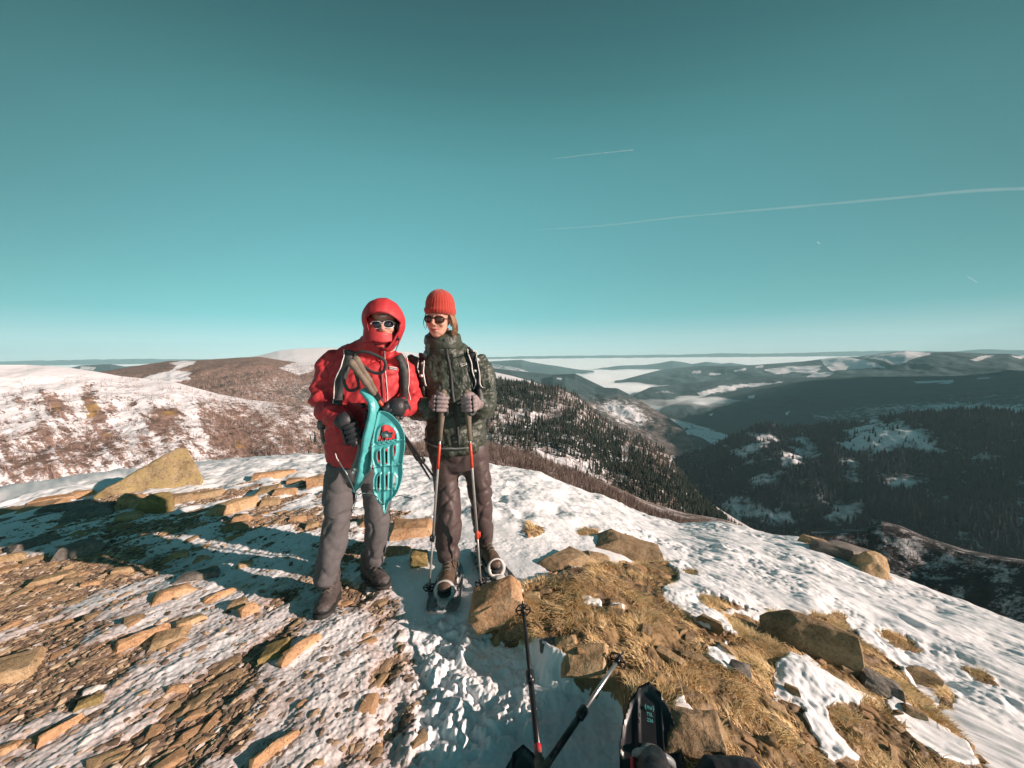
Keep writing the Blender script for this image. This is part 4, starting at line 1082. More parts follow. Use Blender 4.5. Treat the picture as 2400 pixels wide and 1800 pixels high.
# ------------------------------------------------------------------ dry grass
def grass_mesh(n, seed):
    r = np.random.default_rng(seed)
    x = r.uniform(-.5, 4.2, n * 5); y = r.uniform(.85, 6.2, n * 5)
    Ff = ground_fields(x, y); z = ground_height(x, y, Ff, fine=False)[0]
    cl = .45 + 1.3 * fbm(x * 4.5, y * 4.5, 66, 3)
    ok = (r.random(n * 5) < (Ff['grass'] > .30) * np.clip(cl, .06, 1)) & (Ff['u'] < 2500) & (Ff['v'] < 1900)
    x, y, z, cl = x[ok][:n], y[ok][:n], z[ok][:n], cl[ok][:n]; n = len(x)
    h = (.012 + .030 * r.random(n)) * np.clip(cl + .35, .4, 1.3)
    # tufts comb in a common direction that changes from place to place
    ang = 6.0 * fbm(x * 1.6, y * 1.6, 55, 2) + r.normal(size=n) * .8
    lean = .5 + .9 * r.random(n)
    w = .0011 + .0013 * r.random(n)
    K = 4
    t = np.linspace(0, 1, K)[None]
    bx = np.cos(ang)[:, None] * lean[:, None] * h[:, None] * t ** 1.6 * 1.3; by = np.sin(ang)[:, None] * lean[:, None] * h[:, None] * t ** 1.6 * 1.3
    bz = h[:, None] * (t - .45 * lean[:, None] * t ** 2.5)
    px, py = -np.sin(ang)[:, None], np.cos(ang)[:, None]
    ww = w[:, None] * (1 - .85 * t)
    Lf = np.stack([x[:, None] + bx - px * ww, y[:, None] + by - py * ww, z[:, None] + bz - .004], -1)
    Rt = np.stack([x[:, None] + bx + px * ww, y[:, None] + by + py * ww, z[:, None] + bz - .004], -1)
    V = np.stack([Lf, Rt], 2).reshape(-1, 3)
    base = np.arange(n)[:, None] * 2 * K + np.arange(K - 1)[None] * 2
    Fc = np.stack([base, base + 1, base + 3, base + 2], -1).reshape(-1, 4)
    me = mesh_np('dry_grass', V, Fc, True)
    set_attr(me, 'rnd', np.repeat(np.clip(r.random(n) * .7 + .3 * cl, 0, 1), 2 * K))
    return me
m = NT('dry_grass')
m.set(color=m.ramp(m.attr('rnd'), [(0, (.34, .18, .07)), (.3, (.62, .38, .16)), (.6, (.80, .56, .28)), (.85, (.86, .70, .42)), (1, (.66, .52, .20))]), rough=.6, spec=.3)
struct(link('dry_grass', grass_mesh(190000, 3), m.m), 'stuff')

# ------------------------------------------------------------------ modelling tools for people and gear
from mathutils.bvhtree import BVHTree
def W_(u, v, y):
    return Vector(at_y(u, v, y))

def loft(bm, pts, rads, segs=20, up=None, power=2.0):
    """closed tube through pts; rads: r or (a, b) with a along the side axis and b along the front axis"""
    pts = [Vector(p) for p in pts]; n = len(pts)
    rings = []
    side0 = Vector(up) if up is not None else Vector((1, 0, 0))
    for i, p in enumerate(pts):
        t = (pts[min(i + 1, n - 1)] - pts[max(i - 1, 0)]).normalized()
        s = side0 - t * side0.dot(t)
        if s.length < 1e-4: s = Vector((0, 1, 0)) - t * t.y
        s.normalize(); f = t.cross(s).normalized()
        a, b = rads[i] if hasattr(rads[i], '__len__') else (rads[i], rads[i])
        ring = []
        for k in range(segs):
            c, s_ = math.cos(k / segs * 2 * math.pi), math.sin(k / segs * 2 * math.pi)
            c = math.copysign(abs(c) ** (2 / power), c); s_ = math.copysign(abs(s_) ** (2 / power), s_)
            ring.append(bm.verts.new(p + s * a * c + f * b * s_))
        rings.append(ring)
    for r0, r1 in zip(rings, rings[1:]):
        for k in range(segs):
            bm.faces.new((r0[k], r0[(k + 1) % segs], r1[(k + 1) % segs], r1[k]))
    for ring, q, p in ((rings[0], pts[0], pts[1]), (rings[-1], pts[-1], pts[-2])):
        r = sum((v.co - q).length for v in ring) / segs
        tip = bm.verts.new(q + (q - p).normalized() * r * .45)
        for k in range(segs):
            bm.faces.new((ring[k], ring[(k + 1) % segs], tip))
    return rings

def ball(bm, c, r, rot=None, sub=3):
    r = r if hasattr(r, '__len__') else (r, r, r)
    M = Matrix.Translation(Vector(c)) @ (rot.to_4x4() if rot is not None else Matrix.Identity(4)) @ Matrix.Diagonal((*r, 1))
    bmesh.ops.create_icosphere(bm, subdivisions=sub, radius=1, matrix=M)

def box(bm, c, s, rot=None, bev=0.0):
    M = Matrix.Translation(Vector(c)) @ (rot.to_4x4() if rot is not None else Matrix.Identity(4)) @ Matrix.Diagonal((*s, 1))
    r = bmesh.ops.create_cube(bm, size=1, matrix=M)
    if bev:
        bmesh.ops.bevel(bm, geom=list({e for v in r['verts'] for e in v.link_edges}), offset=bev, segments=2, affect='EDGES')

def finish(name, bm, mat, parent=None, base=None, smooth=True):
    if base is not None: bmesh.ops.translate(bm, verts=bm.verts, vec=-Vector(base))
    bmesh.ops.recalc_face_normals(bm, faces=bm.faces)
    me = bpy.data.meshes.new(name); bm.to_mesh(me); bm.free()
    me.polygons.foreach_set('use_smooth', [smooth] * len(me.polygons))
    return link(name, me, mat, parent)

def fuse(bm, voxel=.006, smooth=4, disp=None):
    """melt overlapping solids into one continuous skin and push it about by disp(co, normal)"""
    bmesh.ops.recalc_face_normals(bm, faces=bm.faces)
    me = bpy.data.meshes.new('tmp'); bm.to_mesh(me); bm.free()
    o = bpy.data.objects.new('tmp', me); col.objects.link(o)
    r = o.modifiers.new('r', 'REMESH'); r.mode = 'VOXEL'; r.voxel_size = voxel; r.use_smooth_shade = True
    if smooth:
        s = o.modifiers.new('s', 'SMOOTH'); s.factor = .5; s.iterations = smooth
    dg = bpy.context.evaluated_depsgraph_get(); dg.update()
    out = bpy.data.meshes.new_from_object(o.evaluated_get(dg))
    bpy.data.objects.remove(o); bpy.data.meshes.remove(me)
    if disp:
        n = [v.normal.copy() for v in out.vertices]
        for v, nn in zip(out.vertices, n):
            v.co += nn * disp(v.co, nn)
        out.update()
    out.polygons.foreach_set('use_smooth', [True] * len(out.polygons))
    return out

def put(name, me, mat, parent, base):
    me.transform(Matrix.Translation(-Vector(base)))
    me.materials.clear()
    me.name = name
    return link(name, me, mat, parent)

def bvh_of(me):
    return BVHTree.FromPolygons([v.co.copy() for v in me.vertices], [p.vertices[:] for p in me.polygons])

def cast(bvh, u, v, ydef, off=.004):
    d = Vector(ray(u, v)).normalized()
    loc, n, i, dist = bvh.ray_cast(Vector(CAM), d)
    if loc is None or abs(loc.y - ydef) > .6:
        return W_(u, v, ydef), Vector((0, -1, 0))
    if n.dot(d) > 0: n = -n
    return loc + n * off, n

def spline(pts, n):
    """smooth resample of a list of vectors / tuples"""
    P = [np.array(p, float) for p in pts]
    P = [2 * P[0] - P[1]] + P + [2 * P[-1] - P[-2]]
    out = []
    m_ = len(P) - 3
    for k in range(n):
        s = k / (n - 1) * m_; i = min(int(s), m_ - 1); t = s - i
        p0, p1, p2, p3 = P[i:i + 4]
        out.append(.5 * (2 * p1 + (p2 - p0) * t + (2 * p0 - 5 * p1 + 4 * p2 - p3) * t * t + (3 * p1 - p0 - 3 * p2 + p3) * t ** 3))
    return out

def ribbon(bm, P, N, w, th=.003):
    """flat strap of width w along the points P lying on normals N"""
    n = len(P); rings = []
    for i in range(n):
        t = (Vector(P[min(i + 1, n - 1)]) - Vector(P[max(i - 1, 0)])).normalized()
        nn = (Vector(N[i]) - t * t.dot(Vector(N[i]))).normalized(); s = t.cross(nn)
        wi = w[i] if hasattr(w, '__len__') else w
        c = Vector(P[i])
        rings.append([bm.verts.new(c + s * a * wi / 2 + nn * b * th / 2) for a, b in ((-1, -1), (1, -1), (1, 1), (-1, 1))])
    for a, b in zip(rings, rings[1:]):
        for k in range(4): bm.faces.new((a[k], a[(k + 1) % 4], b[(k + 1) % 4], b[k]))
    bm.faces.new(rings[0]); bm.faces.new(rings[-1])

def on_body(bvh, path, y, n=24, off=.004):
    P, N = [], []
    for u, v in spline(path, n):
        p, q = cast(bvh, u, v, y, off)
        P.append(p); N.append(q)
    # calm the line down
    for _ in range(3):
        P = [P[0]] + [(P[i - 1] + P[i] * 2 + P[i + 1]) / 4 for i in range(1, n - 1)] + [P[-1]]
        N = [N[0]] + [((N[i - 1] + N[i] * 2 + N[i + 1]) / 4).normalized() for i in range(1, n - 1)] + [N[-1]]
    return P, N

def cord(bm, pts, r, segs=6, n=None):
    P = spline(pts, n or max(8, len(pts) * 5))
    loft(bm, [Vector(p) for p in P], [r] * len(P), segs)

def simple(name, color, rough=.5, spec=.4, metal=0, bump=None, sheen=0, vary=.25, bs=None):
    m = NT(name)
    c = m.mix(m.ramp(m.noise(30, 4, .6), [(.3, 0), (.7, 1)]), tuple(x * (1 - vary) for x in color), tuple(min(1, x * (1 + vary)) for x in color))
    m.set(color=c, rough=rough, spec=spec, metal=metal)
    if sheen: m.b.inputs['Sheen Weight'].default_value = sheen
    if bump: m.bump(m.noise(bump[0], 4, .6, scl=bs), bump[1], bump[2])
    return m.m
M_ = dict(
    red=simple('red_shell_fabric', (.44, .032, .038), .60, .4, bump=(9, .4, .014), vary=.10, bs=(1, 1, 1.8)),
    darkred=simple('dark_red_lining', (.16, .012, .02), .7),
    zip=simple('zip_tape', (.22, .012, .018), .5),
    pale=simple('pale_trim', (.62, .60, .57), .5),
    black=simple('black_fabric', (.018, .019, .022), .65, .3, bump=(60, .4, .004)),
    dark=simple('dark_webbing', (.045, .048, .048), .6, .3, bump=(90, .4, .002)),
    greywebbing=simple('grey_webbing', (.16, .17, .16), .6, .3),
    greytrs=simple('grey_trouser_cloth', (.105, .096, .098), .75, .25, bump=(6, .4, .016), vary=.10, bs=(1, 1, 2.6)),
    browntrs=simple('brown_trouser_cloth', (.068, .046, .043), .55, .4, bump=(6, .4, .016), vary=.12, bs=(1, 1, 2.6)),
    skin=None, metal=simple('brushed_metal', (.55, .55, .54), .3, .5, .9, vary=.1),
    alu=simple('pale_pole_shaft', (.42, .40, .38), .35, .5, .5, vary=.1),
    blackmetal=simple('black_pole_shaft', (.02, .02, .022), .3, .5, .2),
    redplastic=simple('red_plastic', (.60, .03, .04), .4, .5), orangered=simple('orange_red_print', (.55, .06, .03), .4, .5),
    cork=simple('taupe_grip_foam', (.17, .135, .105), .8, .2, bump=(120, .5, .002)),
    boot=simple('grey_boot_leather', (.075, .062, .058), .6, .35, bump=(50, .5, .005)),
    bootb=simple('brown_boot_leather', (.09, .058, .040), .55, .35, bump=(50, .5, .005)),
    sole=simple('boot_rubber', (.035, .034, .033), .7, .3), bootdark=simple('black_boot_panel', (.02, .02, .022), .5, .4),
    lace=simple('boot_lace', (.13, .115, .095), .7),
    glovegrey=simple('grey_fleece_glove', (.25, .20, .20), .9, .15, bump=(160, .4, .002)), gloveblack=simple('black_padded_glove', (.028, .028, .032), .5, .45, bump=(40, .6, .006)),
    turq=simple('turquoise_plastic', (.085, .40, .40), .38, .5, vary=.08), white=simple('off_white_plastic', (.50, .485, .46), .4, .5, vary=.08), greyplastic=simple('grey_plastic', (.20, .21, .215), .45, .5),
    blackplastic=simple('black_plastic', (.015, .016, .018), .35, .5), hat=None, hair=None,
    lens=simple('brown_lens', (.05, .018, .012), .08, .8), lensd=simple('dark_lens', (.012, .014, .02), .06, .9), frame=simple('tortoise_frame', (.06, .025, .018), .3, .5), framew=simple('white_frame', (.62, .60, .60), .3, .5),
    lip=simple('lips', (.42, .12, .11), .5))
m = NT('skin')
sk = m.mix(m.ramp(m.noise(14, 4, .6), [(.35, 0), (.65, 1)]), (.54, .25, .18), (.66, .35, .26))
m.set(color=sk, rough=.5, spec=.35); m.b.inputs['Subsurface Weight'].default_value = .12; m.b.inputs['Subsurface Radius'].default_value = (.01, .004, .002)
m.bump(m.noise(120, 3, .6), .15, .002); M_['skin'] = m.m
m = NT('knitted_wool')
wv = m.n('ShaderNodeTexWave', bands_direction='X'); wv.inputs['Scale'].default_value = 60; wv.inputs['Distortion'].default_value = 1.5
tcn = m.n('ShaderNodeTexCoord'); m.l(tcn.outputs['Object'], wv.inputs['Vector'])
m.set(color=m.mix(m.noise(60, 4, .6), (.33, .035, .025), (.45, .06, .042)), rough=.95, spec=.1); m.b.inputs['Sheen Weight'].default_value = .3
m.bump(m.math('ADD', wv.outputs[0], m.noise(250, 3, .6)), .5, .002); M_['hat'] = m.m
m = NT('hair')
m.set(color=m.mix(m.noise(40, 4, .7, scl=(1, 1, .15)), (.12, .055, .026), (.38, .21, .105)), rough=.5, spec=.4); m.bump(m.noise(120, 3, .6, scl=(1, 1, .1)), .6, .004); M_['hair'] = m.m
m = NT('olive_ripstop')
n1 = m.noise(34, 5, .7); n2 = m.noise(11, 4, .6)
m.set(color=m.mix(m.ramp(n2, [(.35, 0), (.65, 1)]), (.042, .050, .036), (.054, .062, .046)), rough=.44, spec=.5)
m.bump(m.math('ADD', m.math('MULTIPLY', n1, .35), n2), .8, .018); M_['olive'] = m.m

def N3(p, s, seed=0.0, o=3):
    return mnoise.fractal(Vector((p.x * s + seed, p.y * s + seed * .7, p.z * s)), 1.0, 2.0, o)
def ridge3(p, s, seed=0.0):
    return 1 - 2 * abs(mnoise.noise(Vector((p.x * s + seed, p.y * s, p.z * s + seed))))

# ------------------------------------------------------------------ head
def head_mesh(center, yaw, pitch=0.0, roll=0.0, k=1.0, smile=.5):
    """face looks along -Y before turning; centre is between the ears"""
    bm = bmesh.new()
    ball(bm, (0, .012, .035), (.074, .094, .088))
    ball(bm, (0, -.028, -.015), (.062, .062, .085))
    ball(bm, (0, -.050, -.082), (.028, .026, .022))
    ball(bm, (0, -.040, -.062), (.046, .042, .034))
    for s in (-1, 1):
        ball(bm, (s * .036, -.066, -.022), (.022, .016, .020))          # cheeks
        ball(bm, (s * .031, -.074, .022), (.020, .012, .010))           # brow
        ball(bm, (s * .030, -.070, .004), (.0125, .011, .010))          # eyeballs under the lids
        ball(bm, (s * .074, .008, -.008), (.010, .020, .030), Euler((0, 0, s * .25)).to_matrix())   # ears
        ball(bm, (s * .0115, -.092, -.026), (.0075, .009, .0065))
    loft(bm, [(0, -.080, .020), (0, -.092, .002), (0, -.103, -.018), (0, -.090, -.030)], [.008, .0095, .0120, .009], 10)
    ball(bm, (0, -.086, -.052), (.023, .010, .0065)); ball(bm, (0, -.083, -.062), (.019, .010, .0065))
    loft(bm, [(0, .02, -.05), (0, .025, -.12), (0, .03, -.15)], [(.050, .055), (.048, .050), (.044, .045)], 16)
    me = fuse(bm, .0035, 3)
    # mouth: lips as their own colour, a thin dark line between them
    me.materials.append(M_['skin']); me.materials.append(M_['lip'])
    for v in me.vertices:
        c = v.co
        if c.y < -.06 and abs(c.x) < .03 and -.0600 < c.z < -.0545:
            v.co.y += .004 * (1 - abs(c.x) / .03)
    for p in me.polygons:
        c = p.center
        x = c.x / .026
        zc = -.057 + smile * .006 * x * x
        if c.y < -.07 and abs(x) < 1 and abs(c.z - zc) < .0085 * math.sqrt(max(0, 1 - x * x)):
            p.material_index = 1
    M = Matrix.Translation(Vector(center)) @ Euler((pitch, roll, yaw)).to_matrix().to_4x4() @ Matrix.Scale(k, 4)
    me.transform(M)
    return me, M

def sunglasses(M, frame, lens, parent, base, wide=.027):
    bm = bmesh.new(); bl_ = bmesh.new()
    for s in (-1, 1):
        pts = []
        for k in range(28):
            a = k / 28 * 2 * math.pi
            c, q = math.cos(a), math.sin(a)
            x = s * .033 + wide * math.copysign(abs(c) ** .75, c); z = .004 + .0205 * math.copysign(abs(q) ** .8, q) * (1 if q > 0 else .98)
            pts.append(Vector((x, -.097 + .10 * (abs(x) / .075) ** 2 * .35, z)))
        P = pts + pts[:1]
        loft(bm, P, [.0024] * len(P), 6)
        loft(bm, [Vector((s * .060, -.080, .012)), Vector((s * .071, -.055, .012)), Vector((s * .078, .01, .004))], [.003, .0026, .002], 6)
        c = bl_.verts.new(Vector((s * .033, -.099, .004)))
        vs_ = [bl_.verts.new(p) for p in pts]
        for k in range(28): bl_.faces.new((c, vs_[k], vs_[(k + 1) % 28]))
        r = bmesh.ops.extrude_face_region(bl_, geom=[f for f in bl_.faces if c in f.verts])
        bmesh.ops.translate(bl_, verts=[g for g in r['geom'] if isinstance(g, bmesh.types.BMVert)], vec=(0, .002, 0))
    loft(bm, [Vector((-.010, -.098, .012)), Vector((0, -.1005, .014)), Vector((.010, -.098, .012))], [.0026] * 3, 6)
    bmesh.ops.transform(bm, matrix=M, verts=bm.verts); bmesh.ops.transform(bl_, matrix=M, verts=bl_.verts)
    g = finish('sunglasses', bm, M_[frame], parent, base)
    finish('lens', bl_, M_[lens], g)
    g.children[0].data.transform(Matrix.Translation(-Vector(base)))
    return g

# ------------------------------------------------------------------ gloves
def glove(M, mat, parent, base, flip=1, grip=.017, name='glove', cuff=None):
    """hand closed round an axis (local Z): palm on +X*flip, fingers cross in front (-Y); five separate fingers"""
    bm = bmesh.new(); f = flip
    ball(bm, (f * .040, .012, 0), (.021, .027, .044)); ball(bm, (f * .050, .006, -.004), (.020, .025, .040))
    for i, (z, ln) in enumerate(((.033, .92), (.011, 1.0), (-.011, .95), (-.032, .82))):
        r = .0122 - .0006 * i
        g = grip + .011
        pts = [(f * .046, -.004, z * .95), (f * .036, -.5 * g - .016, z), (f * .014, -g - .004, z), (-f * .010 * ln, -g * .9, z - .001), (-f * g * .86, -g * .25 * ln, z - .002), (-f * g * .72, g * .45 * ln, z - .002)]
        loft(bm, [Vector(p) for p in spline(pts, 12)], [r * (1.0 - .25 * k / 11) for k in range(12)], 10)
    pts = [(f * .044, .016, .022), (f * .026, -.004, .046), (f * .006, -.024, .050), (-f * .014, -.026, .046)]
    loft(bm, [Vector(p) for p in spline(pts, 9)], [.0145, .014, .0135, .013, .0125, .012, .0115, .011, .010], 10)
    w = cuff if cuff is not None else Vector((f * .085, .045, -.03))
    loft(bm, [Vector((f * .048, .012, -.006)), Vector((f * .05, .014, -.01)).lerp(Vector(w), .55), Vector(w)], [(.030, .024), (.031, .028), (.037, .034)], 14)
    me = fuse(bm, .0030, 3, lambda c, n: .0009 * N3(c, 60))
    me.transform(M)
    return put(name, me, M_[mat], parent, base)

def frame_from(axis, palm, origin, k=1.0):
    z = Vector(axis).normalized(); x = Vector(palm); x = (x - z * x.dot(z)).normalized(); y = z.cross(x)
    return Matrix.Translation(Vector(origin)) @ Matrix((x, y, z)).transposed().to_4x4() @ Matrix.Scale(k, 4)

# ------------------------------------------------------------------ boots
def boot(toe, heel, ankle_top, parent, base, mat='boot', k=1.0):
    """hiking boot pointing from heel to toe, with sole, laces and cuff"""
    toe, heel = Vector(toe), Vector(heel)
    f = (toe - heel); L = f.length; f.normalize(); s = f.cross(Vector((0, 0, 1))).normalized(); upv = s.cross(f)
    Pt = lambda x, z, y=0: heel + f * (x * L) + upv * z + s * y
    bm = bmesh.new()
    xs = (.02, .15, .35, .6, .8, .93, .99); zs = (.050, .052, .052, .048, .044, .038, .030)
    loft(bm, [Pt(x, z) for x, z in zip(xs, zs)], [(.036 * k, .045), (.043 * k, .048), (.044 * k, .048), (.050 * k, .042), (.050 * k, .038), (.040 * k, .030), (.022 * k, .018)], 18, up=s)
    an = Pt(.26, .15); tp = Vector(ankle_top)
    loft(bm, [Pt(.28, .05), Pt(.25, .10), an, an.lerp(tp, .6)], [(.042, .070), (.044, .062), (.050, .058), (.056, .060)], 18, up=s)
    loft(bm, [Pt(.35, .10), Pt(.55, .085), Pt(.72, .07)], [(.028, .02), (.030, .02), (.028, .018)], 12, up=s)
    me = fuse(bm, .005, 2, lambda c, n: .0025 * N3(c, 22) + .0012 * N3(c, 70))
    o = put('boot', me, M_[mat], parent, base)
    bm = bmesh.new()
    loft(bm, [Pt(x, .010) for x in (-.01, .15, .35, .6, .8, .95, 1.03)], [(.034 * k, .014), (.046 * k, .016), (.046 * k, .014), (.055 * k, .014), (.056 * k, .014), (.046 * k, .014), (.022 * k, .010)], 18, up=s, power=3)
    q = finish('sole', bm, M_['sole'], o, base)
    bm = bmesh.new()
    loft(bm, [Pt(x, .034) for x in (.72, .88, .97, 1.01)], [(.055 * k, .020), (.049 * k, .020), (.034 * k, .018), (.018 * k, .012)], 16, up=s)
    finish('toe_cap', bm, M_['bootdark'], o, base)
    bm = bmesh.new()
    for i in range(6):
        x = .66 - .065 * i; z = .098 + .013 * i + (.02 * (i - 3) if i > 3 else 0)
        for sg in (-1, 1):
            loft(bm, [Pt(x, z - .006, -sg * .026), Pt(x - .02, z + .004, 0), Pt(x - .05, z + .004, sg * .026)], [.0022] * 3, 6)
    finish('laces', bm, M_['lace'], o, base)
    return o

# ------------------------------------------------------------------ trekking pole
def pole(top, tip, label, shaft='alu', low='alu', accent=None, grip='cork', clamp='blackplastic', group=None, grip_len=.26, basket=True, strap=None, low_frac=.52, r=.0085, accent_rng=(.24, .36)):
    top, tip = Vector(top), Vector(tip); ax = tip - top; L = ax.length; d = ax.normalized()
    root = bpy.data.objects.new('trekking_pole', None); col.objects.link(root); root.location = tip; base = tip
    root.empty_display_size = .05
    tag(root, label, 'trekking pole', group)
    at = lambda m_: top + d * m_
    bm = bmesh.new()
    loft(bm, [at(-.012), at(.0), at(.03), at(.07), at(.11), at(.13), at(grip_len * .75), at(grip_len)], [.016, .021, .018, .0155, .0165, .0185, .0135, .0125], 14)
    finish('grip', bm, M_[grip], root, base)
    bm = bmesh.new(); loft(bm, [at(grip_len - .01), at(L * low_frac)], [r, r], 12)
    finish('upper_shaft', bm, M_[shaft], root, base)
    if accent:
        bm = bmesh.new(); loft(bm, [at(accent_rng[0] * L), at(accent_rng[1] * L)], [r + .0012] * 2, 12); finish('printed_band', bm, M_[accent], root, base)
    bm = bmesh.new(); loft(bm, [at(L * low_frac - .02), at(L - .03)], [r * .82, r * .72], 12)
    finish('lower_shaft', bm, M_[low], root, base)
    bm = bmesh.new(); c = at(L * low_frac); q = Vector((0, 0, 1)).rotation_difference(d).to_matrix()
    loft(bm, [c - d * .025, c - d * .018, c + d * .018, c + d * .025], [r * 1.1, r * 1.55, r * 1.55, r * 1.1], 12); box(bm, c + q @ Vector((0, -.014, 0)), (.010, .012, .034), q, .002)
    finish('clamp', bm, M_[clamp], root, base)
    if basket:
        bm = bmesh.new(); c = at(L - .055)
        for a in range(6):
            e = q @ Vector((math.cos(a * 1.047), math.sin(a * 1.047), 0)); e2 = q @ Vector((math.cos(a * 1.047 + 1.047), math.sin(a * 1.047 + 1.047), 0))
            loft(bm, [c + e * .008, c + e * .024, c + e * .037], [.0045, .0035, .005], 8)
            loft(bm, [c + e * .037, c + (e + e2) * .5 * .039, c + e2 * .037], [.0035] * 3, 6)
        loft(bm, [c - d * .012, c + d * .012], [.012, .012], 12)
        finish('basket', bm, M_['blackplastic'], root, base)
    bm = bmesh.new(); loft(bm, [at(L - .045), at(L - .012), at(L)], [.0065, .0045, .002], 10)
    finish('tip', bm, M_['blackplastic'], root, base)
    if strap:
        bm = bmesh.new()
        P = [Vector(p) for p in spline([at(.0)] + [Vector(s) for s in strap] + [at(.01)], 30)]
        N = [Vector((0, -1, .2)).normalized()] * 30
        ribbon(bm, P, N, .016, .003)
        finish('wrist_strap', bm, M_['dark'], root, base)
    return root

# ------------------------------------------------------------------ plates with holes (snowshoe decks)
def plate(outline, holes, th, lift=None, cell=.005, mapf=None, rim=.010, rimh=.010):
    """solid sheet cut to an outline with holes; lift(x,y,edge_distance) gives relief; mapf maps (x,y,z) to the world"""
    O = np.array(outline); x0, y0 = O.min(0) - cell; x1, y1 = O.max(0) + cell
    gx = np.arange(x0, x1 + cell, cell); gy = np.arange(y0, y1 + cell, cell)
    GX, GY = np.meshgrid(gx, gy)
    def SDF(a, b):
        s = poly_sd(a, b, outline)
        for h in holes: s = np.minimum(s, -poly_sd(a, b, h))
        return s
    s = SDF(GX, GY); e = cell * .25
    nx, ny = (SDF(GX + e, GY) - SDF(GX - e, GY)) / (2 * e), (SDF(GX, GY + e) - SDF(GX, GY - e)) / (2 * e)
    nr, nc = GX.shape
    q = grid_faces(nr, nc); cs = s.ravel()[q]
    keep = cs.mean(1) > 0
    used = np.zeros(nr * nc, bool); used[q[keep].ravel()] = True
    # vertices on the border of the kept cells slide onto the true edge
    cnt = np.zeros(nr * nc, int); np.add.at(cnt, q[keep].ravel(), 1)
    border = used & (cnt < 4)
    X_, Y_, s_ = GX.ravel().copy(), GY.ravel().copy(), s.ravel()
    X_[border] -= (nx.ravel() * s_)[border]; Y_[border] -= (ny.ravel() * s_)[border]
    ed = np.maximum(SDF(X_, Y_), 0)
    zt = (lift(X_, Y_, ed) if lift else 0 * X_) + rimh * (1 - ss(0, rim, ed))
    zb = zt * .55 - th
    idx = -np.ones(nr * nc, int); idx[used] = np.arange(used.sum()); m_ = used.sum()
    V = np.concatenate([np.stack([X_, Y_, zt], -1)[used], np.stack([X_, Y_, zb], -1)[used]])
    top = idx[q[keep]]; bot = top[:, ::-1] + m_
    ec = {}
    for f in top:
        for k in range(4):
            a, b = int(f[k]), int(f[(k + 1) % 4]); ec[(a, b)] = 1
    side = [(b, a, a + m_, b + m_) for (a, b) in ec if (b, a) not in ec]
    Fc = np.concatenate([top, bot, np.array(side)])
    if mapf is not None: V = np.array([mapf(*p) for p in V])
    return mesh_np('deck', V, Fc, True)

# ================================================================== hiker in the red jacket
Y0 = 2.22
K1 = Y0 / FPX
baseA = Vector((W_(820, 1400, Y0).x, Y0, 0.0))
FA = dict(R_toe=W_(752, 1455, 1.98), R_ank=W_(768, 1372, 2.12), L_toe=W_(905, 1372, 2.24), L_ank=W_(878, 1318, 2.34))
gz = lambda p: surf_z(p.x, p.y)
# body (continuous skin: head, neck, torso, limbs)
hc = W_(899, 763, 2.19)
hm_, MA = head_mesh(hc, R(14), R(4), R(-3), .98, smile=1.0)
sh = [W_(800, 868, 2.25), W_(926, 872, 2.28)]
bm = bmesh.new()
loft(bm, [W_(848, 1085, 2.24), W_(850, 1000, 2.24), W_(856, 900, 2.25), W_(866, 860, 2.26), W_(886, 815, 2.245)], [(.12, .08), (.11, .08), (.13, .08), (.11, .06), (.045, .045)], 18)
loft(bm, [sh[0], W_(768, 900, 2.23), W_(760, 940, 2.19), W_(806, 990, 2.04)], [.035, .032, .030, .028], 12)
loft(bm, [sh[1], W_(954, 905, 2.28), W_(962, 938, 2.24), W_(936, 955, 2.09)], [.035, .030, .028, .026], 12)
loft(bm, [W_(812, 1080, 2.24), W_(795, 1215, 2.16), W_(768, 1350, 2.13)], [.045, .035, .03], 14)
loft(bm, [W_(885, 1080, 2.26), W_(884, 1210, 2.27), W_(878, 1318, 2.34)], [.045, .035, .03], 14)
tb = fuse(bm, .012, 2)
# join head and body surfaces into the one mesh
bm = bmesh.new(); bm.from_mesh(tb); bm.from_mesh(hm_)
meA = bpy.data.meshes.new('person'); bm.to_mesh(meA); bm.free()
meA.transform(Matrix.Translation(-baseA)); meA.materials.append(M_['skin']); meA.materials.append(M_['lip'])
meA.polygons.foreach_set('use_smooth', [True] * len(meA.polygons))
perA = link('person', meA); perA.location = baseA
tag(perA, 'hiker in a red hooded jacket and grey trousers holding up turquoise snowshoes and poles', 'person')

# trousers
bm = bmesh.new()
loft(bm, [W_(846, 1062, 2.25), W_(846, 1090, 2.25), W_(846, 1118, 2.25)], [(.185, .125), (.190, .13), (.17, .12)], 24)
loft(bm, [W_(806, 1090, 2.24), W_(798, 1150, 2.22), W_(794, 1210, 2.18), W_(784, 1262, 2.16), W_(775, 1305, 2.14), W_(766, 1345, 2.13), W_(764, 1366, 2.12)],
     [(.095, .11), (.088, .10), (.078, .085), (.075, .082), (.072, .082), (.065, .078), (.058, .070)], 22)
loft(bm, [W_(884, 1090, 2.26), W_(884, 1150, 2.26), W_(884, 1205, 2.26), W_(883, 1250, 2.28), W_(880, 1285, 2.31), W_(878, 1314, 2.34)],
     [(.090, .105), (.084, .10), (.074, .085), (.070, .080), (.064, .078), (.056, .070)], 22)
def d_trs(c, n):
    kn = math.exp(-((c.z - .50) / .10) ** 2) + 1.3 * math.exp(-((c.z - .18) / .10) ** 2) + .30
    a = mnoise.noise(Vector((c.x * 4 + c.z * 3, c.y * 4, c.z * 10 - c.x * 9))); b = mnoise.noise(Vector((c.x * 7 - c.z * 3 + 5, c.y * 5, c.z * 5 + c.x * 6)))
    g = max(0, 1 - 4 * abs(a)); h = max(0, 1 - 5 * abs(b))
    return -.010 * g * min(1.2, kn) - .006 * h + .012 * mnoise.noise(Vector((c.x * 7, c.y * 5, c.z * 4))) + .003
me = fuse(bm, .007, 3, d_trs)
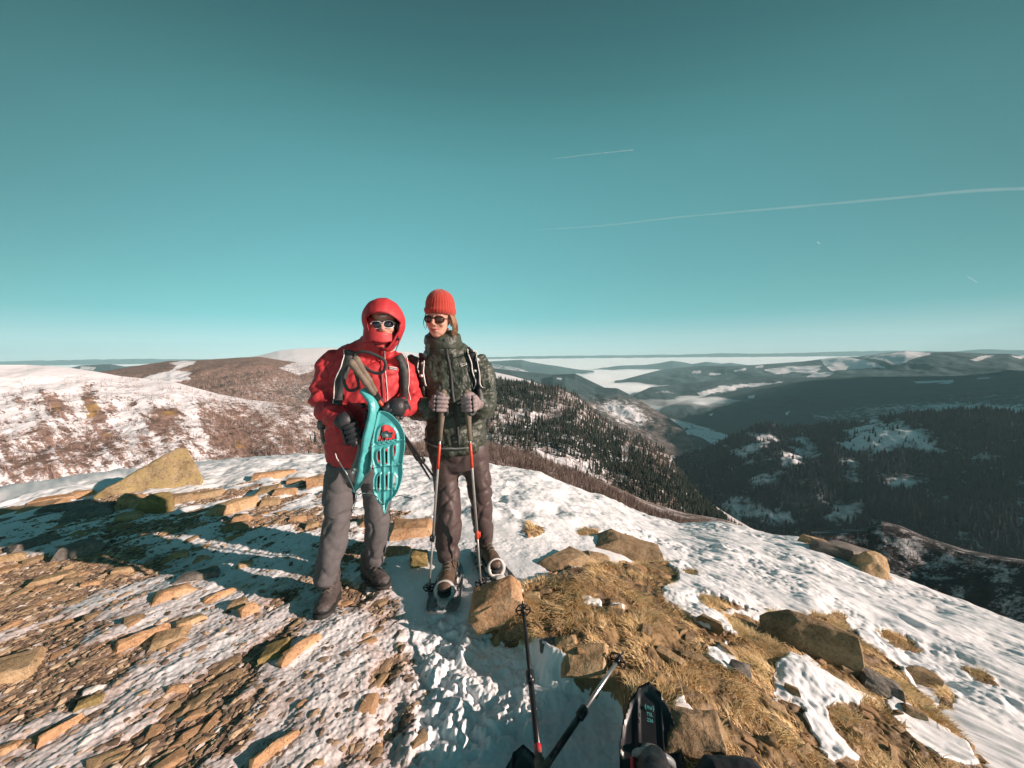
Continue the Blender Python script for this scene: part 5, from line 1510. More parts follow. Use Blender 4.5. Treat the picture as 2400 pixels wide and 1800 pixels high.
bv_trA = bvh_of(me)
trA = put('trousers', me, M_['greytrs'], perA, baseA)
# boots
for toe, ank, k in ((FA['R_toe'], FA['R_ank'], 1.02), (FA['L_toe'], FA['L_ank'], 1.0)):
    toe.z = gz(toe) + .008; heel = Vector((ank.x, ank.y, 0)) + (Vector((ank.x, ank.y, 0)) - Vector((toe.x, toe.y, 0))).normalized() * .05; heel.z = gz(heel) + .008
    d_ = (heel - toe); heel = toe + d_.normalized() * max(.285, d_.length)
    boot(toe, heel, Vector((ank.x, ank.y, ank.z + .03)), perA, baseA, 'boot', k)
# jacket
bm = bmesh.new()
loft(bm, [W_(u, v, y) for u, v, y in ((846, 1080, 2.245), (847, 1040, 2.245), (849, 990, 2.245), (853, 940, 2.25), (860, 893, 2.255), (864, 858, 2.26), (866, 836, 2.27), (876, 818, 2.25), (890, 797, 2.215), (893, 782, 2.205))],
     [(.190, .14), (.198, .145), (.196, .142), (.203, .14), (.212, .14), (.212, .125), (.178, .105), (.100, .098), (.082, .092), (.078, .088)], 30, power=2.3)
loft(bm, [W_(815, 838, 2.26), W_(790, 846, 2.25), W_(771, 868, 2.24), W_(762, 905, 2.22), W_(757, 938, 2.19), W_(772, 962, 2.12), W_(794, 982, 2.06), W_(806, 990, 2.03)], [.058, .069, .075, .073, .072, .068, .061, .056], 22)
loft(bm, [W_(910, 842, 2.28), W_(930, 850, 2.28), W_(947, 872, 2.28), W_(958, 905, 2.28), (W_(966, 938, 2.24)), W_(954, 955, 2.14), W_(940, 956, 2.08)], [.056, .066, .068, .062, .058, .053, .050], 22)
def d_jk(c, n):
    e = .012 * mnoise.noise(Vector((c.x * 5, c.y * 5, c.z * 9))) + .006 * ridge3(c, 11, 3) + .0035 * ridge3(c, 24, 9)
    f = max(0, 1 - (c - elbowA).length / .22)
    g = max(0, 1 - 5 * abs(mnoise.noise(Vector((c.x * 6 + c.z * 4 + 3, c.y * 5, c.z * 9 - c.x * 7))))) + .7 * max(0, 1 - 6 * abs(mnoise.noise(Vector((c.x * 12 - c.z * 5, c.y * 6, c.z * 7 + 7)))))
    return e - .006 * g + .002 * ridge3(Vector((c.x * .6, c.y, c.z)), 8, 5) + f * .013 * math.sin((c.x * 34 - c.z * 62) + 3 * mnoise.noise(c * 9))
elbowA = W_(760, 955, 2.15)
me = fuse(bm, .007, 6, d_jk)
bvA = bvh_of(me)
jkA = put('jacket', me, M_['red'], perA, baseA)
# raised collar covering the chin on one side
bm = bmesh.new(); nR = 12; nS = 26
cc = W_(893, 784, 2.195)
rings = []
for i in range(nR):
    t = i / (nR - 1)
    ring = []
    for k in range(nS):
        a = -math.pi * .98 + k / (nS - 1) * math.pi * 1.96 - math.pi / 2 + .30        # open at the front seam
        rad = .098 - .018 * t; front = max(0, -math.sin(a))
        side = .5 - .5 * math.cos(a - .35)
        h = (.100 + .034 * max(0, math.cos(a - 3.6))) * (.62 + .38 * side) * (1 - .12 * front)
        p = cc + Vector((math.cos(a) * rad * .98, math.sin(a) * rad * 1.0 - .012, -.045 + t * h * 1.3))
        ring.append(bm.verts.new(p + Vector((0, 0, .004 * math.sin(k * 1.3)))))
    rings.append(ring)
for a, b in zip(rings, rings[1:]):
    for k in range(nS - 1): bm.faces.new((a[k], a[k + 1], b[k + 1], b[k]))
bmesh.ops.recalc_face_normals(bm, faces=bm.faces)
bmesh.ops.solidify(bm, geom=bm.faces[:], thickness=.006)
finish('collar', bm, M_['red'], perA, baseA)
# zip, seams, logo, pull cords
bm = bmesh.new(); P, N = on_body(bvA, [(893, 812), (893, 850), (895, 890), (898, 930), (897, 985), (895, 1070)], 2.1, 40, .003); ribbon(bm, P, N, .014, .004); finish('zip', bm, M_['zip'], jkA, baseA)
bm = bmesh.new(); P, N = on_body(bvA, [(901, 812), (902, 850), (905, 890), (908, 930), (907, 985)], 2.1, 40, .003); ribbon(bm, P, N, .004, .003)
P, N = on_body(bvA, [(800, 902), (790, 925), (785, 940)], 2.1, 10, .004); ribbon(bm, P, N, .012, .003)
finish('seam', bm, M_['pale'], jkA, baseA)
def chest_logo(bvh, u0, u1, v0, v1, y, parent, base, words='patagonia'):
    bm = bmesh.new(); P, N = on_body(bvh, [(u0, v0), (u1, v1)], y, 8, .005); ribbon(bm, P, N, .017, .002)
    lg = finish('logo_patch', bm, M_['white'], parent, base)
    cu = bpy.data.curves.new('lettering', 'FONT'); cu.body = words; cu.size = .0115; cu.align_x = 'CENTER'; cu.align_y = 'CENTER'; cu.extrude = .0004
    to = bpy.data.objects.new('lettering', cu); col.objects.link(to)
    dg = bpy.context.evaluated_depsgraph_get(); me = bpy.data.meshes.new_from_object(to.evaluated_get(dg)); bpy.data.objects.remove(to)
    c = P[4]; x = (P[-1] - P[0]).normalized(); n = N[4]; yv = n.cross(x)
    me.transform(Matrix.Translation(c + n * .003 - Vector(base)) @ Matrix((x, yv, n)).transposed().to_4x4())
    me.materials.clear(); link('lettering', me, M_['black'], lg)
chest_logo(bvA, 912, 929, 862, 865, 2.1, jkA, baseA)
bm = bmesh.new()
for path in ([(787, 905), (786, 925), (784, 938)], [(790, 900), (788, 918)]):
    P, N = on_body(bvA, path, 2.1, 8, .008); loft(bm, P, [.002] * 8, 6)
finish('zip_pull', bm, M_['pale'], jkA, baseA)
# hood standing round the head
bm = bmesh.new()
fy = Vector((math.sin(R(14)), -math.cos(R(14)), -.06)).normalized()          # direction the face looks
fx = Vector((math.cos(R(14)), math.sin(R(14)), 0)); fz = fx.cross(fy) * -1
if fz.z < 0: fz = -fz
hcen = hc + Vector((0, 0, .004))
prof = [(-.018, .083, .118), (-.006, .101, .132), (.03, .113, .142), (.08, .117, .144), (.13, .106, .130), (.17, .082, .10), (.195, .042, .05), (.205, .004, .004)]
rings = []; nS = 44
for i, (s_, rx, rz) in enumerate(prof):
    ring = []
    for k in range(nS):
        a = k / nS * 2 * math.pi
        c, q = math.cos(a), math.sin(a)
        top = max(0, q)
        fwd = .055 - s_ + (.062 * top if i == 0 else .052 * top if i == 1 else .028 * top if i == 2 else 0)
        z = q * rz * (1.0 if q > 0 else 1.12) + .006 - (.064 * top ** .8 if i == 0 else .030 * top if i == 1 else 0)
        x = c * rx * (1 + .07 * math.sin(3 * a + 1) * (i < 3)) * (1.0 if q > 0 else 1.0 - .12 * -q)
        p = hcen + fx * x + fz * z + fy * fwd
        p += (p - hcen).normalized() * (.012 * mnoise.noise(p * 10) - .008 * max(0, 1 - 5 * abs(mnoise.noise(Vector((p.x * 14, p.y * 9, p.z * 11))))) + .003 * ridge3(p, 32) + .003)
        ring.append(bm.verts.new(p))
    rings.append(ring)
hp = [[v.co.copy() for v in rg] for rg in rings]
for a, b in zip(rings, rings[1:]):
    for k in range(nS): bm.faces.new((a[k], a[(k + 1) % nS], b[(k + 1) % nS], b[k]))
bmesh.ops.recalc_face_normals(bm, faces=bm.faces)
bmesh.ops.solidify(bm, geom=bm.faces[:], thickness=.005)
hood = finish('hood', bm, M_['red'], perA, baseA)
bm = bmesh.new(); loft(bm, [p + (p - hcen).normalized() * .003 for p in hp[0]] + [hp[0][0]], [.0042] * (nS + 1), 6); finish('hem', bm, M_['zip'], hood, baseA)
sb = hood.modifiers.new('s', 'SUBSURF'); sb.levels = 1; sb.render_levels = 1
# dark lining cap and headband inside the hood
bm = bmesh.new(); ball(bm, (0, .016, .030), (.083, .094, .096)); bmesh.ops.delete(bm, geom=[v for v in bm.verts if v.co.y < -.062 or (v.co.z < -.052)], context='VERTS')
bmesh.ops.delete(bm, geom=[v for v in bm.verts if v.co.y < -.01 and abs(v.co.x) < .062 and v.co.z < .048], context='VERTS')
bmesh.ops.transform(bm, matrix=MA, verts=bm.verts); cap = finish('lining_cap', bm, M_['black'], perA, baseA)
bm = bmesh.new()
ribbon(bm, [MA @ Vector((x, -.0835 + (abs(x) / .06) ** 2 * .02, .052)) for x in (-.010, 0, .010, .02, .03)], [MA.to_3x3() @ Vector((0, -1, .1))] * 5, .010, .002)
finish('cap_print', bm, M_['pale'], cap, baseA)
sunglasses(MA, 'framew', 'lensd', perA, baseA, .028)
# cord lock under the hood
bm = bmesh.new(); ball(bm, W_(934, 795, 2.15), .008); cord(bm, [W_(930, 780, 2.16), W_(935, 800, 2.14), W_(930, 815, 2.13), W_(925, 830, 2.11)], .0025); finish('cord_lock', bm, M_['black'], hood, baseA)

# ------------------------------------------------------------------ poles held across the chest
topsA = [((824, 850), (1024, 1128)), ((834, 842), (1000, 1110))]
gripA = []
for i, ((a, b), (c, d)) in enumerate(topsA):
    T = W_(a, b, 1.90 + .015 * i); B = W_(c, d, 2.22 + .03 * i)
    B = T + (B - T).normalized() * .86
    st = [W_(830, 832, 1.97), W_(850, 824, 1.96), W_(880, 832, 1.96), W_(903, 848, 1.96), W_(897, 872, 1.96), W_(872, 872, 1.965), W_(845, 852, 1.97)] if i else [W_(812, 862, 1.99), W_(806, 892, 2.0), W_(818, 915, 2.0), W_(840, 905, 1.99)]
    gripA.append((T, B))
    pole(T, B, ['lower pole across the chest of the red jacket hiker', 'upper pole across the chest of the red jacket hiker, its strap looped'][i], shaft='blackmetal', low='blackmetal',
         accent='orangered' if i == 0 else None, accent_rng=(.28, .33), grip='cork', group='poles held by the red jacket hiker', strap=st, grip_len=.20, low_frac=.78, basket=False)
# gloves: each hand closes round what it holds
ax = (gripA[1][1] - gripA[1][0]).normalized()
ph = gripA[0][0].lerp(gripA[0][1], .0)
def on_line(A, B, u_target):
    best = min((abs(project(np.array(A.lerp(B, t)))[0] - u_target), t) for t in np.linspace(0, 1, 200))
    return A.lerp(B, best[1])
hL = on_line(gripA[0][0], gripA[0][1], 912)
glove(frame_from(-ax, Vector((1, .5, .25)), hL + Vector((.004, .004, .004)), 1.12), 'gloveblack', perA, baseA, 1, .020, cuff=Vector((.085, .03, -.02)))
hR = W_(833, 1012, 1.98)
glove(frame_from(Vector((.35, -.1, -1)), Vector((-1, .4, .45)), hR, 1.2), 'gloveblack', perA, baseA, 1, .018, cuff=Vector((.085, .05, -.02)))
# wrist straps of the gloves
for c, n_ in ((W_(806, 984, 2.0), Vector((.7, -.25, -.6))), (W_(936, 954, 2.03), Vector((-.9, -.3, 0)))):
    bm = bmesh.new()
    n_ = n_.normalized(); a = n_.cross(Vector((0, 1, 0))).normalized(); b = n_.cross(a)
    loft(bm, [c - n_ * .015, c + n_ * .02, c + n_ * .045], [.052, .050, .040], 16)
    finish('glove_cuff', bm, M_['gloveblack'], perA, baseA)

# ------------------------------------------------------------------ turquoise snowshoes
SC = 2.0 / FPX
front_out = [(889, 966), (893, 962), (902, 963), (912, 967), (921, 974), (930, 983), (938, 994), (944, 1006), (948, 1019), (949, 1035), (948, 1055), (945, 1075), (943, 1092), (944, 1108), (942, 1122), (938, 1137), (933, 1150), (926, 1162), (919, 1169),
             (912, 1176), (908, 1186), (904, 1200), (901, 1201), (899, 1190), (896, 1182), (889, 1176), (883, 1168), (879, 1155), (876, 1140), (876, 1122), (880, 1108), (877, 1092), (873, 1075), (873, 1050), (876, 1025), (880, 1002), (884, 985)]
def ell(cu, cv, a, b, n=24, p=2.0):
    return [(cu + a * math.copysign(abs(math.cos(t)) ** (2 / p), math.cos(t)), cv + b * math.copysign(abs(math.sin(t)) ** (2 / p), math.sin(t))) for t in np.linspace(0, 2 * math.pi, n, endpoint=False)]
arch = [(884, 1036), (884, 1022), (887, 1008), (894, 997), (903, 993), (914, 995), (923, 1003), (930, 1015), (932, 1028), (932, 1030), (908, 1034)]
holes0 = [arch, [(884, 1056), (893, 1052), (895, 1092), (888, 1084), (883, 1072)], [(902, 1050), (910, 1048), (910, 1088), (903, 1090)], [(921, 1044), (930, 1042), (928, 1060), (922, 1078)],
         [(886, 1112), (894, 1106), (892, 1132), (892, 1150), (885, 1150), (882, 1132)], [(902, 1108), (911, 1106), (910, 1148), (903, 1149)], [(921, 1108), (929, 1118), (930, 1132), (925, 1144), (920, 1142)]]
def shrink(h, k):
    c = np.mean(h, 0); return [tuple(c + (np.array(p) - c) * np.array(k)) for p in h]
holes = [shrink(h, (.92, .92) if i == 0 else (.70, .90)) for i, h in enumerate(holes0)]
DIR = (W_(911, 1085, 2.0) - Vector(CAM)).normalized()
def showshoe_root(loc, label, group=None):
    r = bpy.data.objects.new('snowshoe', None); col.objects.link(r); r.location = loc; r.empty_display_size = .05
    return tag(r, label, 'snowshoe', group)
GS = 'turquoise snowshoes in the hands of the red jacket hiker'
s1 = showshoe_root(W_(903, 1200, 1.98), 'turquoise snowshoe seen from below with its cut out deck facing the viewer', GS)
to_l = lambda pts: [((u - 911) * SC, -(v - 1085) * SC) for u, v in pts]
OC = W_(911, 1085, 1.965); ex = Vector((1, .10, 0)).normalized(); ez = Vector((0, .10, 1)).normalized(); en = ex.cross(ez)
if en.y > 0: en = -en
def relief(x, y, e):
    r = .006 * ((np.abs(np.abs(x + .004) - .020) < .0028) & (y < .08)).astype(float)
    r = r + .009 * (np.abs(y - .105 - .18 * x) < .004) + .007 * (np.abs(y + .012 - .05 * x) < .004) + .006 * (np.abs(y + .135 + .1 * x) < .003)
    return r + .012 * np.clip((y - .12) / .14, 0, 1) ** 2
f_map = lambda x, y, z: OC + ex * float(x) + ez * float(y) + en * float(z)
me = plate(to_l(front_out), [to_l(h) for h in holes], .005, relief, .0042, f_map, .013, .012)
put('deck', me, M_['turq'], s1, W_(903, 1200, 1.98))
bm = bmesh.new()                                             # binding plate and buckles behind the opening
P = lambda u, v, d=.0: OC + ex * ((u - 911) * SC) + ez * (-(v - 1085) * SC) + en * d
loft(bm, [P(894, 1020, -.02), P(905, 1014, -.02), P(917, 1018, -.02)], [(.012, .006)] * 3, 10); box(bm, P(906, 1022, -.012), (.050, .008, .022), None, .002)
finish('toe_plate', bm, M_['white'], s1, W_(903, 1200, 1.98))
for u, v, d_, sz in ((893, 1033, -.006, (.010, .010, .018)), (902, 1033, -.006, (.010, .010, .018)), (911, 1033, -.006, (.010, .010, .018)), (920, 1033, -.006, (.010, .010, .018)),
                    (889, 1065, -.018, (.014, .02, .06)), (906, 1072, -.018, (.014, .02, .06)), (888, 1130, -.018, (.014, .02, .06)), (907, 1128, -.018, (.014, .02, .06))):
    bm = bmesh.new(); box(bm, P(u, v, d_), sz, None, .002); finish('crampon', bm, M_['blackmetal'], s1, W_(903, 1200, 1.98))
bm = bmesh.new()
for path in ([(890, 1170), (884, 1160), (868, 1155), (850, 1158)], [(893, 1168), (902, 1178), (896, 1180), (888, 1172)], [(926, 1164), (938, 1160), (952, 1165), (966, 1168), (958, 1170)]):
    cord(bm, [P(u, v, .012) for u, v in path], .0022)
finish('strap', bm, M_['dark'], s1, W_(903, 1200, 1.98))
# second snowshoe, edge towards the viewer
s2 = showshoe_root(W_(833, 1157, 1.99), 'turquoise snowshoe seen edge on as a long curved blade beside the first', GS)
CV = [(855, 909), (866, 920), (877, 932), (884, 948), (885, 968), (880, 995), (873, 1022), (868, 1045), (864, 1070), (860, 1098), (852, 1122), (843, 1142), (833, 1159)]
CVp = [np.array(at_y(u, v, 1.99)) for u, v in CV]
CVs = spline(CVp, 120)
lenS = np.concatenate([[0], np.cumsum([np.linalg.norm(b - a) for a, b in zip(CVs, CVs[1:])])]); Lt = lenS[-1]
def s_map(x, y, z):
    t = min(max((.5 - y / Lt), 0), 1) * Lt
    i = int(np.searchsorted(lenS, t)); i = min(max(i, 1), len(CVs) - 1)
    p = Vector(CVs[i - 1]).lerp(Vector(CVs[i]), (t - lenS[i - 1]) / max(1e-6, lenS[i] - lenS[i - 1]))
    tg = (Vector(CVs[min(i + 1, 119)]) - Vector(CVs[max(i - 2, 0)])).normalized()
    wd = Vector((.07, 1, 0)).normalized(); nn = tg.cross(wd).normalized()
    if nn.x > 0: nn = -nn
    return p + wd * (float(x) + .02) + nn * float(z)
k_ = Lt / (235 * SC)
out2 = [(x, y * k_) for x, y in to_l([(u, v) for u, v in front_out])]
me = plate(out2, [[(x, y * k_) for x, y in to_l(h)] for h in holes[4:]], .006, None, .0045, s_map, .016, .026)
put('deck', me, M_['turq'], s2, W_(833, 1157, 1.99))
bm = bmesh.new()
for u, v in ((862, 965), (860, 985), (862, 1005), (858, 1040), (852, 950)):
    box(bm, W_(u, v, 2.0), (.022, .05, .024), Euler((0, .3, .2)).to_matrix(), .004)
cord(bm, [W_(866, 960, 1.99), W_(856, 975, 1.98), W_(858, 1000, 1.98), W_(866, 1015, 1.99)], .005)
finish('binding', bm, M_['blackplastic'], s2, W_(833, 1157, 1.99))
bm = bmesh.new()
for path in ([(836, 1030), (842, 1050), (834, 1080), (826, 1098), (832, 1110)], [(838, 1034), (846, 1052), (838, 1082), (832, 1100)]):
    P_ = [W_(u, v, 1.99) for u, v in path]; ribbon(bm, [Vector(p) for p in spline(P_, 20)], [Vector((-.3, -1, 0))] * 20, .020, .005)
finish('heel_strap', bm, M_['greywebbing'], s2, W_(833, 1157, 1.99))
bm = bmesh.new()
for u, v in ((829, 1108), (833, 1100)): ball(bm, W_(u, v, 1.985), (.012, .008, .010))
for path in ([(790, 1075), (800, 1090), (818, 1120), (832, 1152), (840, 1160)], [(840, 1160), (850, 1156), (870, 1156), (884, 1162)], [(836, 1160), (832, 1180), (826, 1196)], [(790, 1076), (786, 1062)]):
    cord(bm, [W_(u, v, 1.985) for u, v in path], .0032)
finish('cord', bm, M_['pale'], s2, W_(833, 1157, 1.99))

# ------------------------------------------------------------------ rucksack of the red hiker
bk = bpy.data.objects.new('backpack', None); col.objects.link(bk); bk.location = W_(860, 960, 2.50); tag(bk, 'dark rucksack with black straps worn by the hiker in the red jacket', 'backpack'); bb = bk.location.copy()
bm = bmesh.new(); loft(bm, [W_(855, 1075, 2.46), W_(857, 1040, 2.47), W_(860, 960, 2.48), W_(866, 880, 2.47), W_(868, 835, 2.45), W_(868, 815, 2.43)], [(.10, .06), (.145, .10), (.155, .11), (.15, .10), (.125, .08), (.07, .05)], 20, power=2.6)
put('pack_body', fuse(bm, .010, 2, lambda c, n: .008 * N3(c, 9)), M_['black'], bk, bb)
for path, w in (([(822, 822), (820, 830), (816, 850), (808, 875), (800, 900), (790, 950)], .050), ([(934, 836), (940, 846), (947, 870), (948, 905), (947, 940)], .045)):
    bm = bmesh.new(); P, N = on_body(bvA, path, 2.12, 26, .010)
    ribbon(bm, P, N, w, .012); st = finish('shoulder_strap', bm, M_['dark'], bk, bb)
    bm = bmesh.new(); side = -1 if path[0][0] < 880 else 1
    P, N = on_body(bvA, [(u + side * 10, v) for u, v in path], 2.12, 26, .018); ribbon(bm, P, N, .004, .006); finish('piping', bm, M_['pale'], st, bb)
bm = bmesh.new(); box(bm, W_(754, 995, 2.36), (.05, .05, .06), Euler((.2, .2, .4)).to_matrix(), .008); cord(bm, [W_(754, 1005, 2.34), W_(757, 1030, 2.33), W_(766, 1045, 2.30)], .012)
finish('hip_pocket', bm, M_['greywebbing'], bk, bb)

# ================================================================== hiker in the olive jacket
baseB = Vector((W_(1090, 1370, 2.42).x, 2.42, 0))
hb_ = W_(1030, 750, 2.36)
hm_, MB = head_mesh(hb_, R(-12), R(5), R(4), 1.0, smile=1.3)
bm = bmesh.new()
loft(bm, [W_(1072, 1060, 2.44), W_(1068, 980, 2.44), W_(1055, 890, 2.45), W_(1050, 850, 2.45), W_(1042, 808, 2.42)], [(.12, .08), (.11, .08), (.13, .08), (.12, .06), (.05, .05)], 18)
loft(bm, [W_(990, 872, 2.46), W_(966, 935, 2.38), W_(1012, 956, 2.18)], [.035, .03, .026], 12)
loft(bm, [W_(1112, 872, 2.46), W_(1136, 935, 2.39), W_(1116, 954, 2.2)], [.035, .03, .026], 12)
loft(bm, [W_(1045, 1060, 2.44), W_(1050, 1200, 2.38), W_(1052, 1320, 2.34)], [.055, .042, .034], 14)
loft(bm, [W_(1120, 1060, 2.46), W_(1130, 1190, 2.48), W_(1135, 1285, 2.56)], [.055, .042, .034], 14)
tb = fuse(bm, .012, 2)
bm = bmesh.new(); bm.from_mesh(tb); bm.from_mesh(hm_)
meB = bpy.data.meshes.new('person'); bm.to_mesh(meB); bm.free()
meB.transform(Matrix.Translation(-baseB)); meB.materials.append(M_['skin']); meB.materials.append(M_['lip'])
meB.polygons.foreach_set('use_smooth', [True] * len(meB.polygons))
perB = link('person', meB); perB.location = baseB
tag(perB, 'smiling hiker in an olive puffy jacket and rust red knitted hat leaning on two poles', 'person')
bm = bmesh.new()
loft(bm, [W_(1075, 1035, 2.45), W_(1076, 1065, 2.45), W_(1078, 1095, 2.45)], [(.185, .125), (.195, .13), (.175, .12)], 24)
loft(bm, [W_(1044, 1080, 2.44), W_(1046, 1130, 2.42), W_(1049, 1190, 2.38), W_(1050, 1235, 2.36), W_(1048, 1275, 2.345), W_(1052, 1308, 2.34)], [(.095, .11), (.082, .10), (.076, .09), (.078, .088), (.074, .085), (.066, .075)], 22)
loft(bm, [W_(1112, 1080, 2.46), W_(1122, 1130, 2.46), W_(1129, 1185, 2.47), W_(1133, 1235, 2.50), W_(1134, 1268, 2.54)], [(.095, .11), (.084, .10), (.072, .09), (.068, .085), (.058, .072)], 22)
me = fuse(bm, .007, 3, d_trs)
trB = put('trousers', me, M_['browntrs'], perB, baseB)
bv_trB = bvh_of(trB.data)
# knee patches darker
# jacket
bm = bmesh.new()
loft(bm, [W_(u, v, y) for u, v, y in ((1072, 1052, 2.44), (1070, 1025, 2.44), (1066, 985, 2.44), (1062, 940, 2.45), (1056, 893, 2.46), (1052, 858, 2.465), (1046, 832, 2.46), (1040, 812, 2.44), (1038, 798, 2.425), (1037, 788, 2.42))],
     [(.176, .135), (.190, .142), (.182, .142), (.188, .142), (.204, .142), (.208, .130), (.150, .11), (.108, .108), (.104, .105), (.100, .10)], 30, power=2.2)
loft(bm, [W_(984, 850, 2.45), W_(968, 872, 2.44), W_(960, 910, 2.42), W_(964, 945, 2.37), W_(985, 960, 2.27), W_(1004, 958, 2.19)], [.074, .079, .073, .069, .062, .054], 22)
loft(bm, [W_(1112, 850, 2.45), W_(1126, 870, 2.44), W_(1136, 905, 2.42), W_(1138, 938, 2.38), W_(1132, 956, 2.30), W_(1120, 955, 2.22)], [.074, .080, .076, .073, .066, .056], 22)
def d_pf(c, n):
    q = Vector((c.x * .55 + c.z * .25, c.y * .7, c.z * 1.25 - c.x * .5)); q2 = Vector((c.x * 1.2, c.y, c.z * .6 + c.x * .6))
    return .011 * ridge3(q, 10, 2) + .006 * ridge3(q2, 14, 5) + .0055 * ridge3(q, 26, 7) + .003 * ridge3(q2, 44, 8) - .007 + .010 * mnoise.noise(Vector((c.x * 4, c.y * 4, c.z * 8)))
me = fuse(bm, .0055, 2, d_pf)
bvB = bvh_of(me)
jkB = put('jacket', me, M_['olive'], perB, baseB)
# loose collar ring
bm = bmesh.new(); cc = W_(1040, 800, 2.42); rings = []
for i in range(8):
    t = i / 7; ring = []
    for k in range(40):
        a = k / 40 * 2 * math.pi
        rad = (.100 + .008 * math.sin(t * 3.1)) * (1 + .03 * math.sin(5 * a) + .05 * mnoise.noise(Vector((math.cos(a) * 3, math.sin(a) * 3, t * 3))))
        back = .5 + .5 * math.sin(a)
        ring.append(bm.verts.new(cc + Vector((math.cos(a) * rad, math.sin(a) * rad, -.05 + t * (.066 + .035 * back + .012 * math.cos(a))))))
    rings.append(ring)
for a, b in zip(rings, rings[1:]):
    for k in range(40): bm.faces.new((a[k], a[(k + 1) % 40], b[(k + 1) % 40], b[k]))
bmesh.ops.recalc_face_normals(bm, faces=bm.faces)
bmesh.ops.solidify(bm, geom=bm.faces[:], thickness=.012)
clB = finish('collar', bm, M_['olive'], perB, baseB); sb = clB.modifiers.new('s', 'SUBSURF'); sb.levels = 1; sb.render_levels = 1
bm = bmesh.new(); P, N = on_body(bvB, [(1043, 795), (1048, 830), (1056, 870), (1060, 915), (1066, 960), (1072, 1000), (1076, 1045)], 2.3, 44, .004); ribbon(bm, P, N, .016, .004); finish('zip', bm, M_['dark'], jkB, baseB)
chest_logo(bvB, 1079, 1094, 857, 853, 2.3, jkB, baseB)
# hat, glasses, hair
bm = bmesh.new()
prof = [(.074, .093, .026), (.082, .1, .028), (.0895, .1065, .046), (.0895, .1065, .066), (.0835, .100, .070), (.082, .099, .100), (.074, .091, .128), (.060, .074, .152), (.040, .050, .168), (.018, .022, .176), (.002, .003, .178)]
rings = []
for rx, ry, z in prof:
    ring = []
    for k in range(132):
        a = k / 132 * 2 * math.pi
        p = Vector((math.cos(a) * rx, .012 + math.sin(a) * ry, z + (.012 * -math.sin(a) if z < .05 else 0) + .003 * mnoise.noise(Vector((math.cos(a) * 4, math.sin(a) * 4, z * 30)))))
        q_ = 1 + .014 * math.cos(k / 132 * 2 * math.pi * 33) * (1 if z < .15 else .4); ring.append(bm.verts.new(Vector((p.x * q_, (p.y - .012) * q_ + .012, p.z)) * 1.03))
    rings.append(ring)
for a, b in zip(rings, rings[1:]):
    for k in range(132): bm.faces.new((a[k], a[(k + 1) % 132], b[(k + 1) % 132], b[k]))
bmesh.ops.transform(bm, matrix=MB, verts=bm.verts); ht = finish('knitted_hat', bm, M_['hat'], perB, baseB)
sunglasses(MB, 'frame', 'lens', perB, baseB, .029)
rh = random.Random(5); bm = bmesh.new()
for i in range(78):
    sgn = 1 if i < 60 else -1
    if i == 60:
        bmesh.ops.transform(bm, matrix=MB, verts=bm.verts); finish('hair', bm, M_['hair'], perB, baseB); bm = bmesh.new()
    a0 = rh.uniform(-.35, 1.3)
    x0 = sgn * .078 * math.cos(a0 * .6); y0 = .0 + .085 * math.sin(a0)
    ln = rh.uniform(.09, .135) if sgn > 0 else rh.uniform(.03, .07)
    ps = [Vector((x0, y0, .035)), Vector((x0 + sgn * .014, y0 + .004, .005)), Vector((x0 + sgn * rh.uniform(.012, .026), y0 + .01, -.4 * ln)), Vector((x0 + sgn * rh.uniform(.004, .022), y0 + .012, -.75 * ln)), Vector((x0 + sgn * rh.uniform(.010, .034), y0 + .014, -ln))]
    ps = [Vector(p) for p in spline(ps, 9)]
    loft(bm, ps, [.0035 * (1 - .75 * k / 8) for k in range(9)], 5)
bmesh.ops.transform(bm, matrix=MB, verts=bm.verts); finish('hair', bm, M_['hair'], perB, baseB)
# poles and gloves
def gp(u, v, y): return W_(u, v, y)
polB = []
for i, (t0, t1, y0, y1, lab) in enumerate((((1039, 920), (1003, 1336), 2.16, 2.22, 'trekking pole in front of the left of the olive jacket hiker with a dark clamp'), ((1093, 920), (1128, 1352), 2.16, 2.24, 'trekking pole planted between the boots of the olive jacket hiker with an orange red clamp'))):
    T = W_(*t0, y0); B = W_(*t1, y1); B.z = gz(B) - .01
    polB.append((T, B))
    pole(T, B, lab, shaft='alu', low='alu', accent='orangered', accent_rng=(.24, .36), grip='cork', clamp='orangered' if i else 'blackplastic', group='poles of the olive jacket hiker', grip_len=.28, low_frac=.70, r=.0075,
         strap=[T + Vector((.03 if i else -.03, -.01, -.02)), T + Vector((.05 if i else -.05, .02, -.10)), T + Vector((.02, -.01, -.12))])
for (T, B), sgn, mt in zip(polB, (-1, 1), ('glovegrey', 'glovegrey')):
    a = (T - B).normalized(); c = on_line(T, B, 0) if False else T.lerp(B, .065 + .0)
    c = T + (B - T).normalized() * .062
    glove(frame_from(a, Vector((1, .15 * sgn, -.1 * sgn)), c, 1.08), mt, perB, baseB, sgn, .020, cuff=Vector((.078 * sgn, .050, -.035)))
